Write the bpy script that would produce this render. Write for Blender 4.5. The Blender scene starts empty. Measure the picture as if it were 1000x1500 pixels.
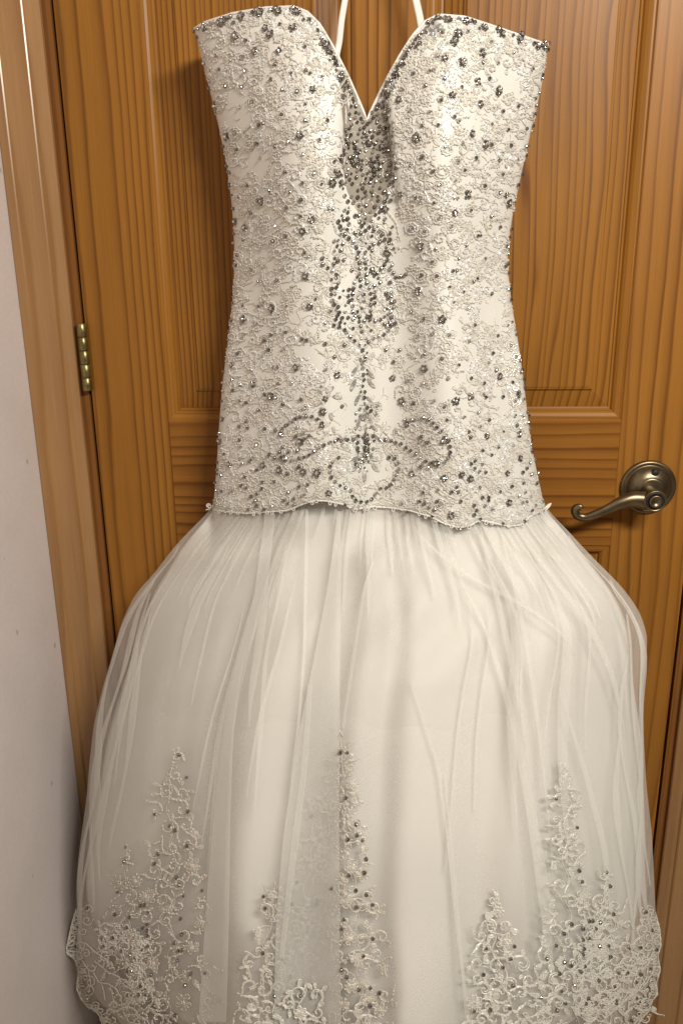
import bpy, math, random
import numpy as np
from mathutils import Vector, Matrix

rnd = random.Random(7)
nrs = np.random.RandomState(11)
SC = bpy.context.scene
COL = SC.collection

# ------------------------------------------------------------------ camera
F, PITCH, ROLL, YAW = 1150.0, .2805, -.0118, -.0636
CX, CY, CZ = .4053, -1.0492, 1.1816
fw = np.array([math.sin(YAW)*math.cos(PITCH), math.cos(YAW)*math.cos(PITCH), -math.sin(PITCH)])
r0 = np.cross(fw, [0, 0, 1]); r0 /= np.linalg.norm(r0)
u0 = np.cross(r0, fw)
RT = math.cos(ROLL)*r0 + math.sin(ROLL)*u0
UP = -math.sin(ROLL)*r0 + math.cos(ROLL)*u0
CAM = np.array([CX, CY, CZ])
cd = bpy.data.cameras.new("camera")
cd.sensor_fit = 'VERTICAL'; cd.sensor_height = 36; cd.lens = F/1500*36
cd.clip_start = .02; cd.clip_end = 60
co = bpy.data.objects.new("camera", cd); COL.objects.link(co)
co.matrix_world = Matrix([[RT[0], UP[0], -fw[0], CX], [RT[1], UP[1], -fw[1], CY], [RT[2], UP[2], -fw[2], CZ], [0, 0, 0, 1]])
SC.camera = co

# ------------------------------------------------------------------ world, lamps, exposure
w = bpy.data.worlds.new("World"); SC.world = w; w.use_nodes = True
bg = w.node_tree.nodes["Background"]
bg.inputs[0].default_value = (1.0, .91, .79, 1); bg.inputs[1].default_value = .062

def area(name, loc, target, size, watt, col):
    d = bpy.data.lights.new(name, 'AREA'); d.shape = 'DISK'; d.size = size; d.energy = watt; d.color = col
    o = bpy.data.objects.new(name, d); COL.objects.link(o)
    o.location = loc
    o.rotation_euler = (Vector(target)-Vector(loc)).to_track_quat('-Z', 'Y').to_euler()
    return o
for lx_ in (.92, 1.16, 1.40):   # unseen key light, right behind camera, split in three for extra bead glints
    area("key_lamp", (lx_, -1.36, 1.98), (.42, -.1, .85), .22, 11.0, (1.0, .94, .845))
SC.view_settings.view_transform = 'Standard'
SC.view_settings.look = 'None'
SC.view_settings.exposure = 0
SC.view_settings.gamma = 1
SC.cycles.max_bounces = 8
SC.cycles.diffuse_bounces = 3
SC.cycles.glossy_bounces = 3
SC.cycles.transmission_bounces = 4
SC.cycles.transparent_max_bounces = 28
SC.cycles.caustics_reflective = False
SC.cycles.caustics_refractive = False

# ------------------------------------------------------------------ small helpers
def unproj(px, py, Y):
    px = np.asarray(px, float); py = np.asarray(py, float); Y = np.asarray(Y, float)
    d = fw*F + RT*(px[..., None]-500) - UP*(py[..., None]-750)
    return CAM + d*((Y-CY)/d[..., 1])[..., None]

class MB:
    def __init__(s): s.v = []; s.f = []; s.n = 0
    def add(s, verts, faces):
        verts = np.asarray(verts, float).reshape(-1, 3)
        s.v.append(verts)
        k = s.n
        s.f.extend([tuple(i+k for i in f) for f in faces])
        s.n += len(verts)
    def box(s, x0, x1, y0, y1, z0, z1):
        v = [(x, y, z) for z in (z0, z1) for y in (y0, y1) for x in (x0, x1)]
        s.add(v, [(0, 2, 3, 1), (4, 5, 7, 6), (0, 1, 5, 4), (2, 6, 7, 3), (0, 4, 6, 2), (1, 3, 7, 5)])
    def grid(s, P, flip=False):
        r, c = P.shape[:2]
        fs = []
        for i in range(r-1):
            for j in range(c-1):
                q = (i*c+j, i*c+j+1, (i+1)*c+j+1, (i+1)*c+j)
                fs.append(q[::-1] if flip else q)
        s.add(P.reshape(-1, 3), fs)
    def lathe(s, prof, n=48):     # prof: (radius, depth) about -Y, at origin
        P = np.array([[(r*math.cos(a), -d, r*math.sin(a)) for a in np.linspace(0, 2*math.pi, n+1)] for r, d in prof])
        s.grid(P)
    def build(s, name, mat, parent=None, smooth=False, origin=(0, 0, 0)):
        me = bpy.data.meshes.new(name)
        V = np.concatenate(s.v) if s.v else np.zeros((0, 3))
        V = V - np.array(origin)
        me.from_pydata(V.tolist(), [], s.f)
        if smooth: me.polygons.foreach_set("use_smooth", [True]*len(me.polygons))
        me.materials.append(mat); me.update()
        o = bpy.data.objects.new(name, me); COL.objects.link(o)
        o.location = origin
        if parent is not None:
            o.parent = parent
            root = parent
            off = Vector((0, 0, 0))
            while root is not None:
                off += Vector(root.location); root = root.parent
            o.location = Vector(origin)-off
        return o

def tube(mb, pts, rad, n=8, caps=True, flat=1.0):
    pts = [np.array(p, float) for p in pts]
    m = len(pts); rad = rad if hasattr(rad, '__len__') else [rad]*m
    rings = []; prev = None
    for i in range(m):
        t = pts[min(i+1, m-1)]-pts[max(i-1, 0)]; t /= np.linalg.norm(t)+1e-12
        if prev is None:
            a = np.array([0, 1, 0]) if abs(t[1]) < .9 else np.array([1, 0, 0])
        else: a = prev
        b = np.cross(t, a); b /= np.linalg.norm(b)+1e-12
        a = np.cross(b, t); prev = a
        rings.append([pts[i]+rad[i]*(flat*a*math.cos(q)+b*math.sin(q)) for q in np.linspace(0, 2*math.pi, n+1)])
    mb.grid(np.array(rings))
    if caps:
        for k in (0, m-1):
            mb.add(rings[k][:-1], [tuple(range(n))])

def thing(name, label, cat, loc):
    o = bpy.data.objects.new(name, None); COL.objects.link(o)
    o.location = loc; o['label'] = label; o['category'] = cat
    o.empty_display_size = .05
    return o

# ------------------------------------------------------------------ materials
def new_mat(name):
    m = bpy.data.materials.new(name); m.use_nodes = True
    nt = m.node_tree; b = nt.nodes["Principled BSDF"]
    return m, nt, b
def N(nt, t, **kw):
    n = nt.nodes.new(t)
    for k, v in kw.items(): setattr(n, k, v)
    return n
def L(nt, a, b): nt.links.new(a, b)
def mth(nt, op, a, b=None):
    n = N(nt, 'ShaderNodeMath', operation=op)
    for i, q in enumerate((a, b)):
        if q is None: continue
        if hasattr(q, 'is_linked'): L(nt, q, n.inputs[i])
        else: n.inputs[i].default_value = q
    return n.outputs[0]
def ramp(nt, fac, stops):
    n = N(nt, 'ShaderNodeValToRGB'); e = n.color_ramp.elements
    while len(e) < len(stops): e.new(.5)
    for q, (p, c) in zip(e, stops): q.position = p; q.color = (*c, 1) if len(c) == 3 else c
    L(nt, fac, n.inputs[0]); return n.outputs[0]

def wood(name, axis='Z', freq=75, seed=0, amp=2.0, light=(.325, .138, .0215), dark=(.098, .030, .0038), rough=.44, contrast=.88, wav=1.0, coat=.05):
    m, nt, b = new_mat(name)
    tc = N(nt, 'ShaderNodeTexCoord')
    sep = N(nt, 'ShaderNodeSeparateXYZ'); L(nt, tc.outputs['Object'], sep.inputs[0])
    X, Y, Z = sep.outputs
    ac, al = (X, Z) if axis == 'Z' else (Z, X)
    ac = mth(nt, 'ADD', mth(nt, 'ADD', ac, mth(nt, 'MULTIPLY', Y, .6)), seed*.713)
    al = mth(nt, 'ADD', al, seed*1.37)
    def vec(a, l):
        c = N(nt, 'ShaderNodeCombineXYZ'); L(nt, mth(nt, 'MULTIPLY', ac, a), c.inputs[0]); L(nt, mth(nt, 'MULTIPLY', al, l), c.inputs[1])
        c.inputs[2].default_value = seed*3.1
        return c.outputs[0]
    def noise(v, sc=1, det=2):
        n = N(nt, 'ShaderNodeTexNoise'); n.inputs['Scale'].default_value = sc; n.inputs['Detail'].default_value = det
        L(nt, v, n.inputs['Vector']); return n.outputs['Fac']
    d1 = noise(vec(6, 1.1*wav), 1, 1.5)
    d2 = noise(vec(freq*.22, .25), 1, 2)
    d3 = noise(vec(30, 12), 1, 2)
    ph = mth(nt, 'ADD', mth(nt, 'MULTIPLY', ac, freq), mth(nt, 'ADD', mth(nt, 'MULTIPLY', d1, amp), mth(nt, 'ADD', mth(nt, 'MULTIPLY', d2, 5.0), mth(nt, 'MULTIPLY', d3, .16))))
    fr = mth(nt, 'FRACT', ph)
    k = contrast
    mix = lambda t: tuple(l+(d-l)*t*k for l, d in zip(light, dark))
    base = ramp(nt, fr, [(0, mix(.30)), (.06, mix(0)), (.42, mix(.10)), (.72, mix(.42)), (.88, mix(.98)), (.95, mix(.9)), (1, mix(.30))])
    var = noise(vec(14, .5), 1, 3)
    sv_ = mth(nt, 'MULTIPLY', noise(vec(freq*.45, .35), 1, 2), 1.5)
    avg = N(nt, 'ShaderNodeMix', data_type='RGBA'); avg.inputs[6].default_value = (*mix(.30), 1); L(nt, sv_, avg.inputs[0]); L(nt, base, avg.inputs[7]); base = avg.outputs[2]
    fib = noise(vec(520, 9), 1, 2)
    blo = noise(vec(7, 4.5), 1, 3)
    mul = mth(nt, 'ADD', mth(nt, 'MULTIPLY', var, .34), mth(nt, 'ADD', mth(nt, 'MULTIPLY', fib, .30), mth(nt, 'ADD', mth(nt, 'MULTIPLY', blo, .32), .52)))
    mx = N(nt, 'ShaderNodeMix', data_type='RGBA', blend_type='MULTIPLY'); mx.inputs[0].default_value = 1
    L(nt, base, mx.inputs[6]); L(nt, mul, mx.inputs[7])
    L(nt, mx.outputs[2], b.inputs['Base Color'])
    rg = mth(nt, 'ADD', mth(nt, 'MULTIPLY', blo, .14), rough-.07); L(nt, rg, b.inputs['Roughness'])
    b.inputs['Specular IOR Level'].default_value = .17 if coat < .3 else .4; b.inputs['Coat Weight'].default_value = coat; b.inputs['Coat Roughness'].default_value = .24
    bp = N(nt, 'ShaderNodeBump'); bp.inputs['Strength'].default_value = .16; bp.inputs['Distance'].default_value = .0012
    hh = mth(nt, 'SUBTRACT', mth(nt, 'MULTIPLY', fib, .7), mth(nt, 'MULTIPLY', fr, .8)); L(nt, hh, bp.inputs['Height'])
    L(nt, bp.outputs[0], b.inputs['Normal'])
    return m

def plain(name, col, rough=.5, metal=0, noise=None, bump=0, spec=.5, coat=0, sheen=0):
    m, nt, b = new_mat(name)
    b.inputs['Base Color'].default_value = (*col, 1); b.inputs['Roughness'].default_value = rough; b.inputs['Metallic'].default_value = metal
    b.inputs['Specular IOR Level'].default_value = spec; b.inputs['Coat Weight'].default_value = coat
    b.inputs['Sheen Weight'].default_value = sheen
    if noise:
        sc, amt = noise
        tc = N(nt, 'ShaderNodeTexCoord'); n = N(nt, 'ShaderNodeTexNoise'); n.inputs['Scale'].default_value = sc; n.inputs['Detail'].default_value = 5
        L(nt, tc.outputs['Object'], n.inputs['Vector'])
        c = ramp(nt, n.outputs['Fac'], [(.3, tuple(q*(1-amt) for q in col)), (.7, tuple(min(1, q*(1+amt)) for q in col))])
        L(nt, c, b.inputs['Base Color'])
        if bump:
            bp = N(nt, 'ShaderNodeBump'); bp.inputs['Strength'].default_value = bump; bp.inputs['Distance'].default_value = .001
            L(nt, n.outputs['Fac'], bp.inputs['Height']); L(nt, bp.outputs[0], b.inputs['Normal'])
    return m

def tulle(name, alpha, col=(.93, .92, .87), trans=.3, cloud=.35):
    m = bpy.data.materials.new(name); m.use_nodes = True; nt = m.node_tree
    for n in list(nt.nodes):
        if n.type != 'OUTPUT_MATERIAL': nt.nodes.remove(n)
    out = [n for n in nt.nodes if n.type == 'OUTPUT_MATERIAL'][0]
    df = N(nt, 'ShaderNodeBsdfDiffuse'); df.inputs[0].default_value = (*col, 1)
    tl = N(nt, 'ShaderNodeBsdfTranslucent'); tl.inputs[0].default_value = (*col, 1)
    tp = N(nt, 'ShaderNodeBsdfTransparent')
    m1 = N(nt, 'ShaderNodeMixShader'); m1.inputs[0].default_value = trans
    L(nt, df.outputs[0], m1.inputs[1]); L(nt, tl.outputs[0], m1.inputs[2])
    g = N(nt, 'ShaderNodeNewGeometry'); dt = N(nt, 'ShaderNodeVectorMath', operation='DOT_PRODUCT')
    L(nt, g.outputs['Normal'], dt.inputs[0]); L(nt, g.outputs['Incoming'], dt.inputs[1])
    c = mth(nt, 'MAXIMUM', mth(nt, 'ABSOLUTE', dt.outputs['Value']), .36)
    tc = N(nt, 'ShaderNodeTexCoord'); nz = N(nt, 'ShaderNodeTexNoise'); nz.inputs['Scale'].default_value = 900; nz.inputs['Detail'].default_value = 1
    L(nt, tc.outputs['Object'], nz.inputs['Vector'])
    mp = N(nt, 'ShaderNodeMapping'); mp.inputs['Scale'].default_value = (9, 9, 3); L(nt, tc.outputs['Object'], mp.inputs['Vector'])
    n2 = N(nt, 'ShaderNodeTexNoise'); n2.inputs['Scale'].default_value = 1; n2.inputs['Detail'].default_value = 3; L(nt, mp.outputs[0], n2.inputs['Vector'])
    a = mth(nt, 'MULTIPLY', mth(nt, 'ADD', mth(nt, 'MULTIPLY', nz.outputs['Fac'], .5), mth(nt, 'ADD', mth(nt, 'MULTIPLY', n2.outputs['Fac'], cloud*2), .75-cloud)), alpha)
    # a thin net seen at a slant hides more of what is behind it
    ts = mth(nt, 'POWER', mth(nt, 'SUBTRACT', 1.0, a), mth(nt, 'DIVIDE', 1.0, c))
    m2 = N(nt, 'ShaderNodeMixShader'); L(nt, mth(nt, 'SUBTRACT', 1.0, ts), m2.inputs[0])
    L(nt, tp.outputs[0], m2.inputs[1]); L(nt, m1.outputs[0], m2.inputs[2])
    L(nt, m2.outputs[0], out.inputs[0])
    return m

M_STILE_L = wood("pine_stile", 'Z', 64, 1, 2.0)
M_STILE_R = wood("pine_latch_stile", 'Z', 66, 2, 4.6, light=(.335, .142, .024), dark=(.14, .048, .007))
M_MULL = wood("pine_mullion", 'Z', 55, 3, 1.0)
M_RAIL = wood("pine_rail", 'X', 58, 4, 2.4, light=(.29, .118, .019))
M_PAN_L = wood("pine_panel", 'Z', 135, 5, 1.6)
M_PAN_R = wood("pine_panel_wide", 'Z', 105, 6.3, 5.6, wav=1.7)
M_MOULD_V = wood("pine_moulding", 'Z', 150, 7, 1.5, contrast=.6)
M_MOULD_H = wood("pine_moulding_level", 'X', 120, 8, 1.5, contrast=.6)
M_CASE = wood("pine_casing", 'Z', 26, 9, 2.8, light=(.37, .20, .078), dark=(.24, .108, .032), contrast=.65, rough=.3, coat=.6)
M_JAMB = wood("pine_jamb", 'Z', 90, 10, 1.5, light=(.23, .092, .022), dark=(.12, .042, .008))
M_WALL = plain("painted_plaster", (.73, .66, .635), .8, noise=(220, .03), bump=.35)
nt_ = M_WALL.node_tree; b_ = nt_.nodes["Principled BSDF"]   # scuffs and small marks on the paint
src_ = b_.inputs['Base Color'].links[0].from_socket
tc_ = N(nt_, 'ShaderNodeTexCoord'); mp_ = N(nt_, 'ShaderNodeMapping'); mp_.inputs['Scale'].default_value = (30, 22, 14); L(nt_, tc_.outputs['Object'], mp_.inputs['Vector'])
vz_ = N(nt_, 'ShaderNodeTexVoronoi'); vz_.inputs['Scale'].default_value = 1; L(nt_, mp_.outputs[0], vz_.inputs['Vector'])
nz_ = N(nt_, 'ShaderNodeTexNoise'); nz_.inputs['Scale'].default_value = 7; nz_.inputs['Detail'].default_value = 6; L(nt_, tc_.outputs['Object'], nz_.inputs['Vector'])
k1_ = ramp(nt_, vz_.outputs['Distance'], [(.0, (.45, .4, .36)), (.05, (.6, .56, .52)), (.075, (1, 1, 1))]); k2_ = ramp(nt_, nz_.outputs['Fac'], [(.35, (.93, .92, .91)), (.6, (1, 1, 1))])
for k_ in (k1_, k2_):
    mx_ = N(nt_, 'ShaderNodeMix', data_type='RGBA', blend_type='MULTIPLY'); mx_.inputs[0].default_value = .8; L(nt_, src_, mx_.inputs[6]); L(nt_, k_, mx_.inputs[7]); src_ = mx_.outputs[2]
L(nt_, src_, b_.inputs['Base Color'])
M_FLOOR = plain("beige_floor", (.42, .35, .27), .5, noise=(14, .12))
M_BASE = wood("pine_base", 'X', 40, 12, 2.0, light=(.34, .15, .05), dark=(.2, .07, .02))
M_BRONZE = plain("antique_brass", (.20, .155, .095), .36, .95, noise=(55, .25))
M_BRASS = plain("worn_brass", (.27, .225, .10), .38, .95, noise=(120, .3))
M_DARK = plain("dark_gap", (.01, .008, .006), .6)
M_SATIN = plain("ivory_satin", (.76, .745, .685), .42, noise=(40, .02), bump=.04, spec=.4, sheen=.2)
M_LINING = plain("blush_lining", (.74, .705, .665), .55, noise=(6, .03), spec=.3, sheen=.15)
M_RIBBON = plain("white_ribbon", (.82, .79, .73), .35)
M_TULLE_OUT = tulle("outer_tulle", .15)
M_TULLE_FOLD = tulle("folded_tulle", .22, cloud=.15, trans=.1)
M_TULLE_MID = tulle("inner_net", .22, cloud=.6)
M_PETTI = tulle("petticoat_net", .11, (.90, .885, .82), cloud=.3)
M_GUSSET_NET = tulle("taupe_mesh", .52, (.36, .305, .24), cloud=.15)
M_CREASE = tulle("creased_tulle", .17, cloud=.1)
M_LACENET = tulle("lace_net", .34, (.74, .69, .6))
M_GROUND = plain("fine_lace_ground", (.70, .665, .59), .45, .1, noise=(420, .22), bump=.5, spec=.6)
M_THREAD = plain("silvery_lace_thread", (.88, .865, .81), .27, .15, noise=(420, .22), bump=.5, spec=.7)
M_THREAD_S = plain("skirt_lace_thread", (.82, .785, .71), .34, .15, noise=(420, .25), bump=.5, spec=.7)
M_THREAD_SHADE = plain("shaded_lace_thread", (.66, .61, .525), .4, .2, noise=(420, .25), bump=.5, spec=.6)  # left and centre skirt lace: same thread, dimmer light put into its colour
M_CORD = plain("ivory_cord", (.83, .80, .74), .45, 0, noise=(500, .15), bump=.6)
M_BEAD = plain("pewter_bead", (.30, .275, .25), .17, .92)
M_BEAD_S = plain("silver_bead", (.66, .63, .59), .15, .92)
M_STONE = plain("smoky_rhinestone", (.82, .79, .75), .10, .8)
M_CRYS = plain("clear_crystal", (.90, .88, .84), .09, .75, spec=1)
M_SEED = plain("clear_seed_bead", (.86, .83, .77), .1, .3, spec=1)

# ================================================================== setting
W, DH = .813, 2.03
mb = MB(); mb.box(-3, 4, -3.2, .4, -.05, 0); o = mb.build("floor", M_FLOOR); o['kind'] = 'structure'
mb = MB(); mb.box(-.20, -.0785, -3.2, .12, 0, 2.6); o = mb.build("wall_left", M_WALL); o['kind'] = 'structure'
mb = MB(); mb.box(.8935, 4, 0, .12, 0, 2.6); mb.box(-.0785, .8935, 0, .12, 2.125, 2.6); o = mb.build("wall_back", M_WALL); o['kind'] = 'structure'

# ---- door frame
fr = thing("door_frame", "varnished pine door casing and jamb around the pine door", "door frame", (W/2, 0, 0))
prof = [(-.078, .0), (-.078, -.0165), (-.0765, -.0175), (-.0665, -.0175), (-.065, -.0165), (-.0635, -.0145), (-.056, -.0128), (-.046, -.0125), (-.034, -.0135), (-.0325, -.0125), (-.031, -.0105), (-.024, -.0085), (-.016, -.0075), (-.0145, -.006), (-.0145, 0)]
def casing(sign, x0):
    mb = MB()
    P = np.array([[(x0+sign*x, y, z) for x, y in prof] for z in (0, 2.11)])
    mb.grid(P, flip=sign > 0)
    return mb
casing(1, 0).build("casing", M_CASE, fr)
casing(-1, W).build("casing", M_CASE, fr)
mb = MB(); mb.box(-.0145, W+.0145, -.0165, 0, 2.045, 2.11); mb.build("casing", M_CASE, fr)
for x0, x1 in ((-.018, -.0035), (W+.0035, W+.018)):
    mb = MB(); mb.box(x0, x1, -.0005, .11, 0, DH+.01); mb.build("jamb", M_JAMB, fr)
mb = MB(); mb.box(-.0035, W+.0035, .0375, .05, 0, DH); mb.build("stop", M_DARK, fr)
mb = MB(); mb.box(-.018, W+.018, 0, .11, DH+.01, DH+.03); mb.build("jamb", M_JAMB, fr)

# ---- door
SW = .1035; ML, MR = .357, .4485
RT_, RB_ = 1.007, .832
BR, TR = .24, 1.915
TH = .035
door = thing("door", "varnished pine panel door with bronze lever handle, closed behind the white dress", "door", (W/2, .0175, 0))
def board(x0, x1, z0, z1, mat, name):
    e = .0007
    mb = MB()
    v = []
    for (dx, y) in ((e, 0), (0, e), (0, TH)):
        v += [(x0+dx, y, z0+dx), (x1-dx, y, z0+dx), (x1-dx, y, z1-dx), (x0+dx, y, z1-dx)]
    f = [(0, 1, 2, 3), (11, 10, 9, 8)]
    for k in (0, 4):
        for i in range(4):
            j = (i+1) % 4; f.append((k+i, k+4+i, k+4+j, k+j))
    mb.add(v, f)
    return mb.build(name, mat, door)
board(0, SW, .008, DH, M_STILE_L, "stile")
board(W-SW, W, .008, DH, M_STILE_R, "stile")
for z0, z1 in ((.008, BR), (RB_, RT_), (TR, DH)): board(SW, W-SW, z0, z1, M_RAIL, "rail")
for z0, z1 in ((BR, RB_), (RT_, TR)): board(ML, MR, z0, z1, M_MULL, "mullion")
stick = [(0, .0006), (.0012, .0022), (.0035, .0022), (.0055, .0026), (.009, .0043), (.012, .0072), (.0138, .0105), (.0165, .0112), (.0165, .02)]
def panel(x0, x1, z0, z1, mat):
    cs = [(x0, z0), (x1, z0), (x1, z1), (x0, z1)]
    sg = [(1, 1), (-1, 1), (-1, -1), (1, -1)]
    for i in range(4):
        j = (i+1) % 4
        P = np.array([[(cs[k][0]+sg[k][0]*t, d, cs[k][1]+sg[k][1]*t) for k in (i, j)] for t, d in stick])
        mb = MB(); mb.grid(P, flip=True)
        mb.build("moulding", M_MOULD_H if i in (0, 2) else M_MOULD_V, door)
    rings = [(.012, .0135), (.0175, .0118), (.0395, .0075), (.0403, .0050), (.0425, .0046), (.0440, .0040)]
    mb = MB(); v = []; f = []
    for t, d in rings:
        for k in range(4): v.append((cs[k][0]+sg[k][0]*t, d, cs[k][1]+sg[k][1]*t))
    for r in range(len(rings)-1):
        for i in range(4):
            j = (i+1) % 4; f.append((r*4+i, r*4+j, r*4+4+j, r*4+4+i))
    k = (len(rings)-1)*4; f.append((k, k+1, k+2, k+3))
    b = len(v)
    for q in range(4): v.append((cs[q][0]+sg[q][0]*.012, .028, cs[q][1]+sg[q][1]*.012))
    f.append((b+3, b+2, b+1, b))
    for i in range(4):
        j = (i+1) % 4; f.append((i, b+i, b+j, j))
    mb.add(v, f); mb.build("panel", mat, door)
panel(SW, ML, RT_, TR, M_PAN_L); panel(MR, W-SW, RT_, TR, M_PAN_R)
panel(SW, ML, BR, RB_, M_PAN_L); panel(MR, W-SW, BR, RB_, M_PAN_R)

# ---- lever handle
HX, HZ = .7515, .9165
mb = MB(); mb.lathe([(.0001, 0), (.0368, 0), (.0368, .0022), (.0362, .0040), (.0345, .0052), (.0318, .0050), (.0306, .0042), (.0298, .0052), (.0285, .0078), (.024, .0128), (.0185, .0160), (.0165, .0168), (.0158, .0178), (.0150, .0185), (.0132, .0188), (.0001, .0188)], 64)
rose = mb; rose.v = [v+np.array([HX, 0, HZ]) for v in rose.v]
lever = rose.build("lever_handle", M_BRONZE, door, True)
mb = MB(); mb.lathe([(.0134, .018), (.0126, .022), (.0126, .032), (.0138, .038), (.0144, .046), (.0140, .0488), (.0122, .0496), (.0118, .0478), (.0001, .0478)], 40)
mb.v = [v+np.array([HX-.004, 0, HZ-.007]) for v in mb.v]; mb.build("neck", M_BRONZE, lever, True)
LY = -.037
lp = [(955, 735), (941, 733), (925, 732), (908, 737), (892, 744.5), (876, 752), (862, 757), (853, 758), (845.5, 755.5), (841.5, 750), (842.5, 744.5), (848, 742.5), (852, 745.5)]
lr = [.0122, .0116, .0104, .0086, .0068, .0062, .0058, .0056, .0054, .0053, .0052, .0050, .0036]
ly = [LY, LY-.001, LY-.002, LY-.003, LY-.003, LY-.002, LY, LY+.001, LY+.001, LY, LY-.002, LY-.004, LY-.005]
# smooth the lever spine
k = np.linspace(0, len(lp)-1, 60); ii = np.arange(len(lp))
def cr(y):
    y = np.asarray(y, float); o = []
    for t in k:
        i = min(int(t), len(y)-2); u = t-i
        p0, p1, p2, p3 = y[max(i-1, 0)], y[i], y[i+1], y[min(i+2, len(y)-1)]
        o.append(.5*(2*p1+(p2-p0)*u+(2*p0-5*p1+4*p2-p3)*u*u+(3*p1-p0-3*p2+p3)*u**3))
    return np.array(o)
sp = unproj(cr([p[0] for p in lp]), cr([p[1] for p in lp]), cr(ly))
mb = MB(); tube(mb, sp, list(cr(lr)), 18, True, .82); mb.build("lever", M_BRONZE, lever, True)
mb = MB(); mb.lathe([(.0120, .0480), (.0118, .0489), (.0090, .0490), (.0088, .0480)], 36); mb.v = [v+np.array([HX-.004, 0, HZ-.007]) for v in mb.v]; mb.build("button_ring", M_DARK, lever, True)
mb = MB(); mb.lathe([(.0084, .0478), (.0084, .0512), (.0076, .0521), (.0048, .0519), (.0044, .0512), (.0001, .0512)], 36); mb.v = [v+np.array([HX-.004, 0, HZ-.007]) for v in mb.v]; mb.build("lock_button", M_BRONZE, lever, True)
mb = MB(); mb.lathe([(.0001, .0150), (.0036, .0148), (.0046, .0138), (.0048, .0110), (.0048, .0080)], 20); mb.v = [v+np.array([HX+.0035, -.0012, HZ+.0225]) for v in mb.v]; mb.build("pin_hole", M_DARK, lever, True)

# ---- hinge
z0, z1 = 1.049, 1.138
hin = None
for i in range(5):
    a, b_ = z0+(z1-z0)*i/5+.0004, z0+(z1-z0)*(i+1)/5-.0004
    mb = MB()
    P = np.array([[(-.002+.0064*s_*math.cos(q), -.0068+.0064*s_*math.sin(q), z) for q in np.linspace(0, 2*math.pi, 25)] for s_, z in ((.0, a), (.96, a), (1, a+.0002), (1, b_-.0002), (.96, b_), (.0, b_))])
    mb.grid(P)
    if hin is None:
        mb.box(-.0030, -.0019, -.004, .02, z0, z1)
        hin = mb.build("hinge", M_BRASS, door, True)
        me = hin.data
    else: mb.build("knuckle", M_BRASS, hin, True)

# ================================================================== the dress
def smooth1(xs, ys, q):
    return np.interp(q, xs, ys)
def curve(points, sm=14, lo=-60, hi=1700):
    p = sorted(points); xs = [a for a, b in p]; ys = [b for a, b in p]
    g = np.arange(lo, hi, 2.0)
    # linear extrapolation at the ends
    y = np.interp(g, xs, ys)
    s0 = (ys[1]-ys[0])/(xs[1]-xs[0]); s1 = (ys[-1]-ys[-2])/(xs[-1]-xs[-2])
    y = np.where(g < xs[0], ys[0]+s0*(g-xs[0]), y); y = np.where(g > xs[-1], ys[-1]+s1*(g-xs[-1]), y)
    kk = np.exp(-.5*(np.arange(-20, 21)*2/sm)**2); kk /= kk.sum()
    y2 = np.convolve(np.pad(y, 20, mode='edge'), kk, 'valid')
    return lambda q: np.interp(q, g, y2)
BL = curve([(42, 285), (100, 299), (170, 317), (230, 330), (300, 340), (370, 343.5), (430, 342), (490, 335), (560, 326), (620, 321), (690, 317), (745, 312)])
BR_ = curve([(20, 808), (66, 802), (120, 794), (180, 780), (250, 764), (320, 749), (380, 742), (440, 748), (510, 760), (580, 769), (650, 777), (700, 788), (745, 797)])
BB = curve([(0, 1), (100, 1)])
DB = curve([(-40, .066), (250, .074), (400, .062), (600, .074), (760, .088)], 60)
YB = -.062
def gauss(x, c, s): return np.exp(-.5*((x-c)/s)**2)
def bod_s(px, py):
    l, r = BL(py), BR_(py)
    return (px-(l+r)/2)/((r-l)/2)
def bodY(px, py):
    px = np.asarray(px, float); py = np.asarray(py, float)
    s = np.clip(bod_s(px, py), -.9995, .9995)
    base = DB(py)*np.sqrt(1-s*s)
    am = np.interp(py, [0, 60, 190, 320, 480, 640, 760], [.010, .032, .048, .046, .043, .044, .030])
    ws = np.interp(py, [0, 300, 480, 760], [66, 56, 49, 47])
    cl = np.interp(py, [0, 250, 500, 760], [418, 440, 456, 446]); crr = np.interp(py, [0, 250, 500, 760], [668, 655, 668, 684])
    bump = am*(gauss(px, cl, ws)+gauss(px, crr, ws*.92))
    gus = .5*(np.tanh((px-np.interp(py, [100, 180, 300], [508, 502, 497]))/3.5)-np.tanh((px-np.interp(py, [100, 180, 250, 300], [562, 570, 578, 584]))/3.5))
    bump = bump-.011*gus*np.interp(py, [90, 150, 230, 340], [0, 1, .9, 0])
    fold = .0042*np.sin(px*.047+py*.004+.6)*np.interp(py, [250, 420, 760], [0, 1, 1.4])*(1-s*s)
    fold = fold + .0045*gauss(px, 752-.06*(py-700), 24)*np.interp(py, [380, 520, 760], [0, 1, 1])
    return YB-(base+bump*np.sqrt(1-np.abs(s)**3)+fold)
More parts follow.
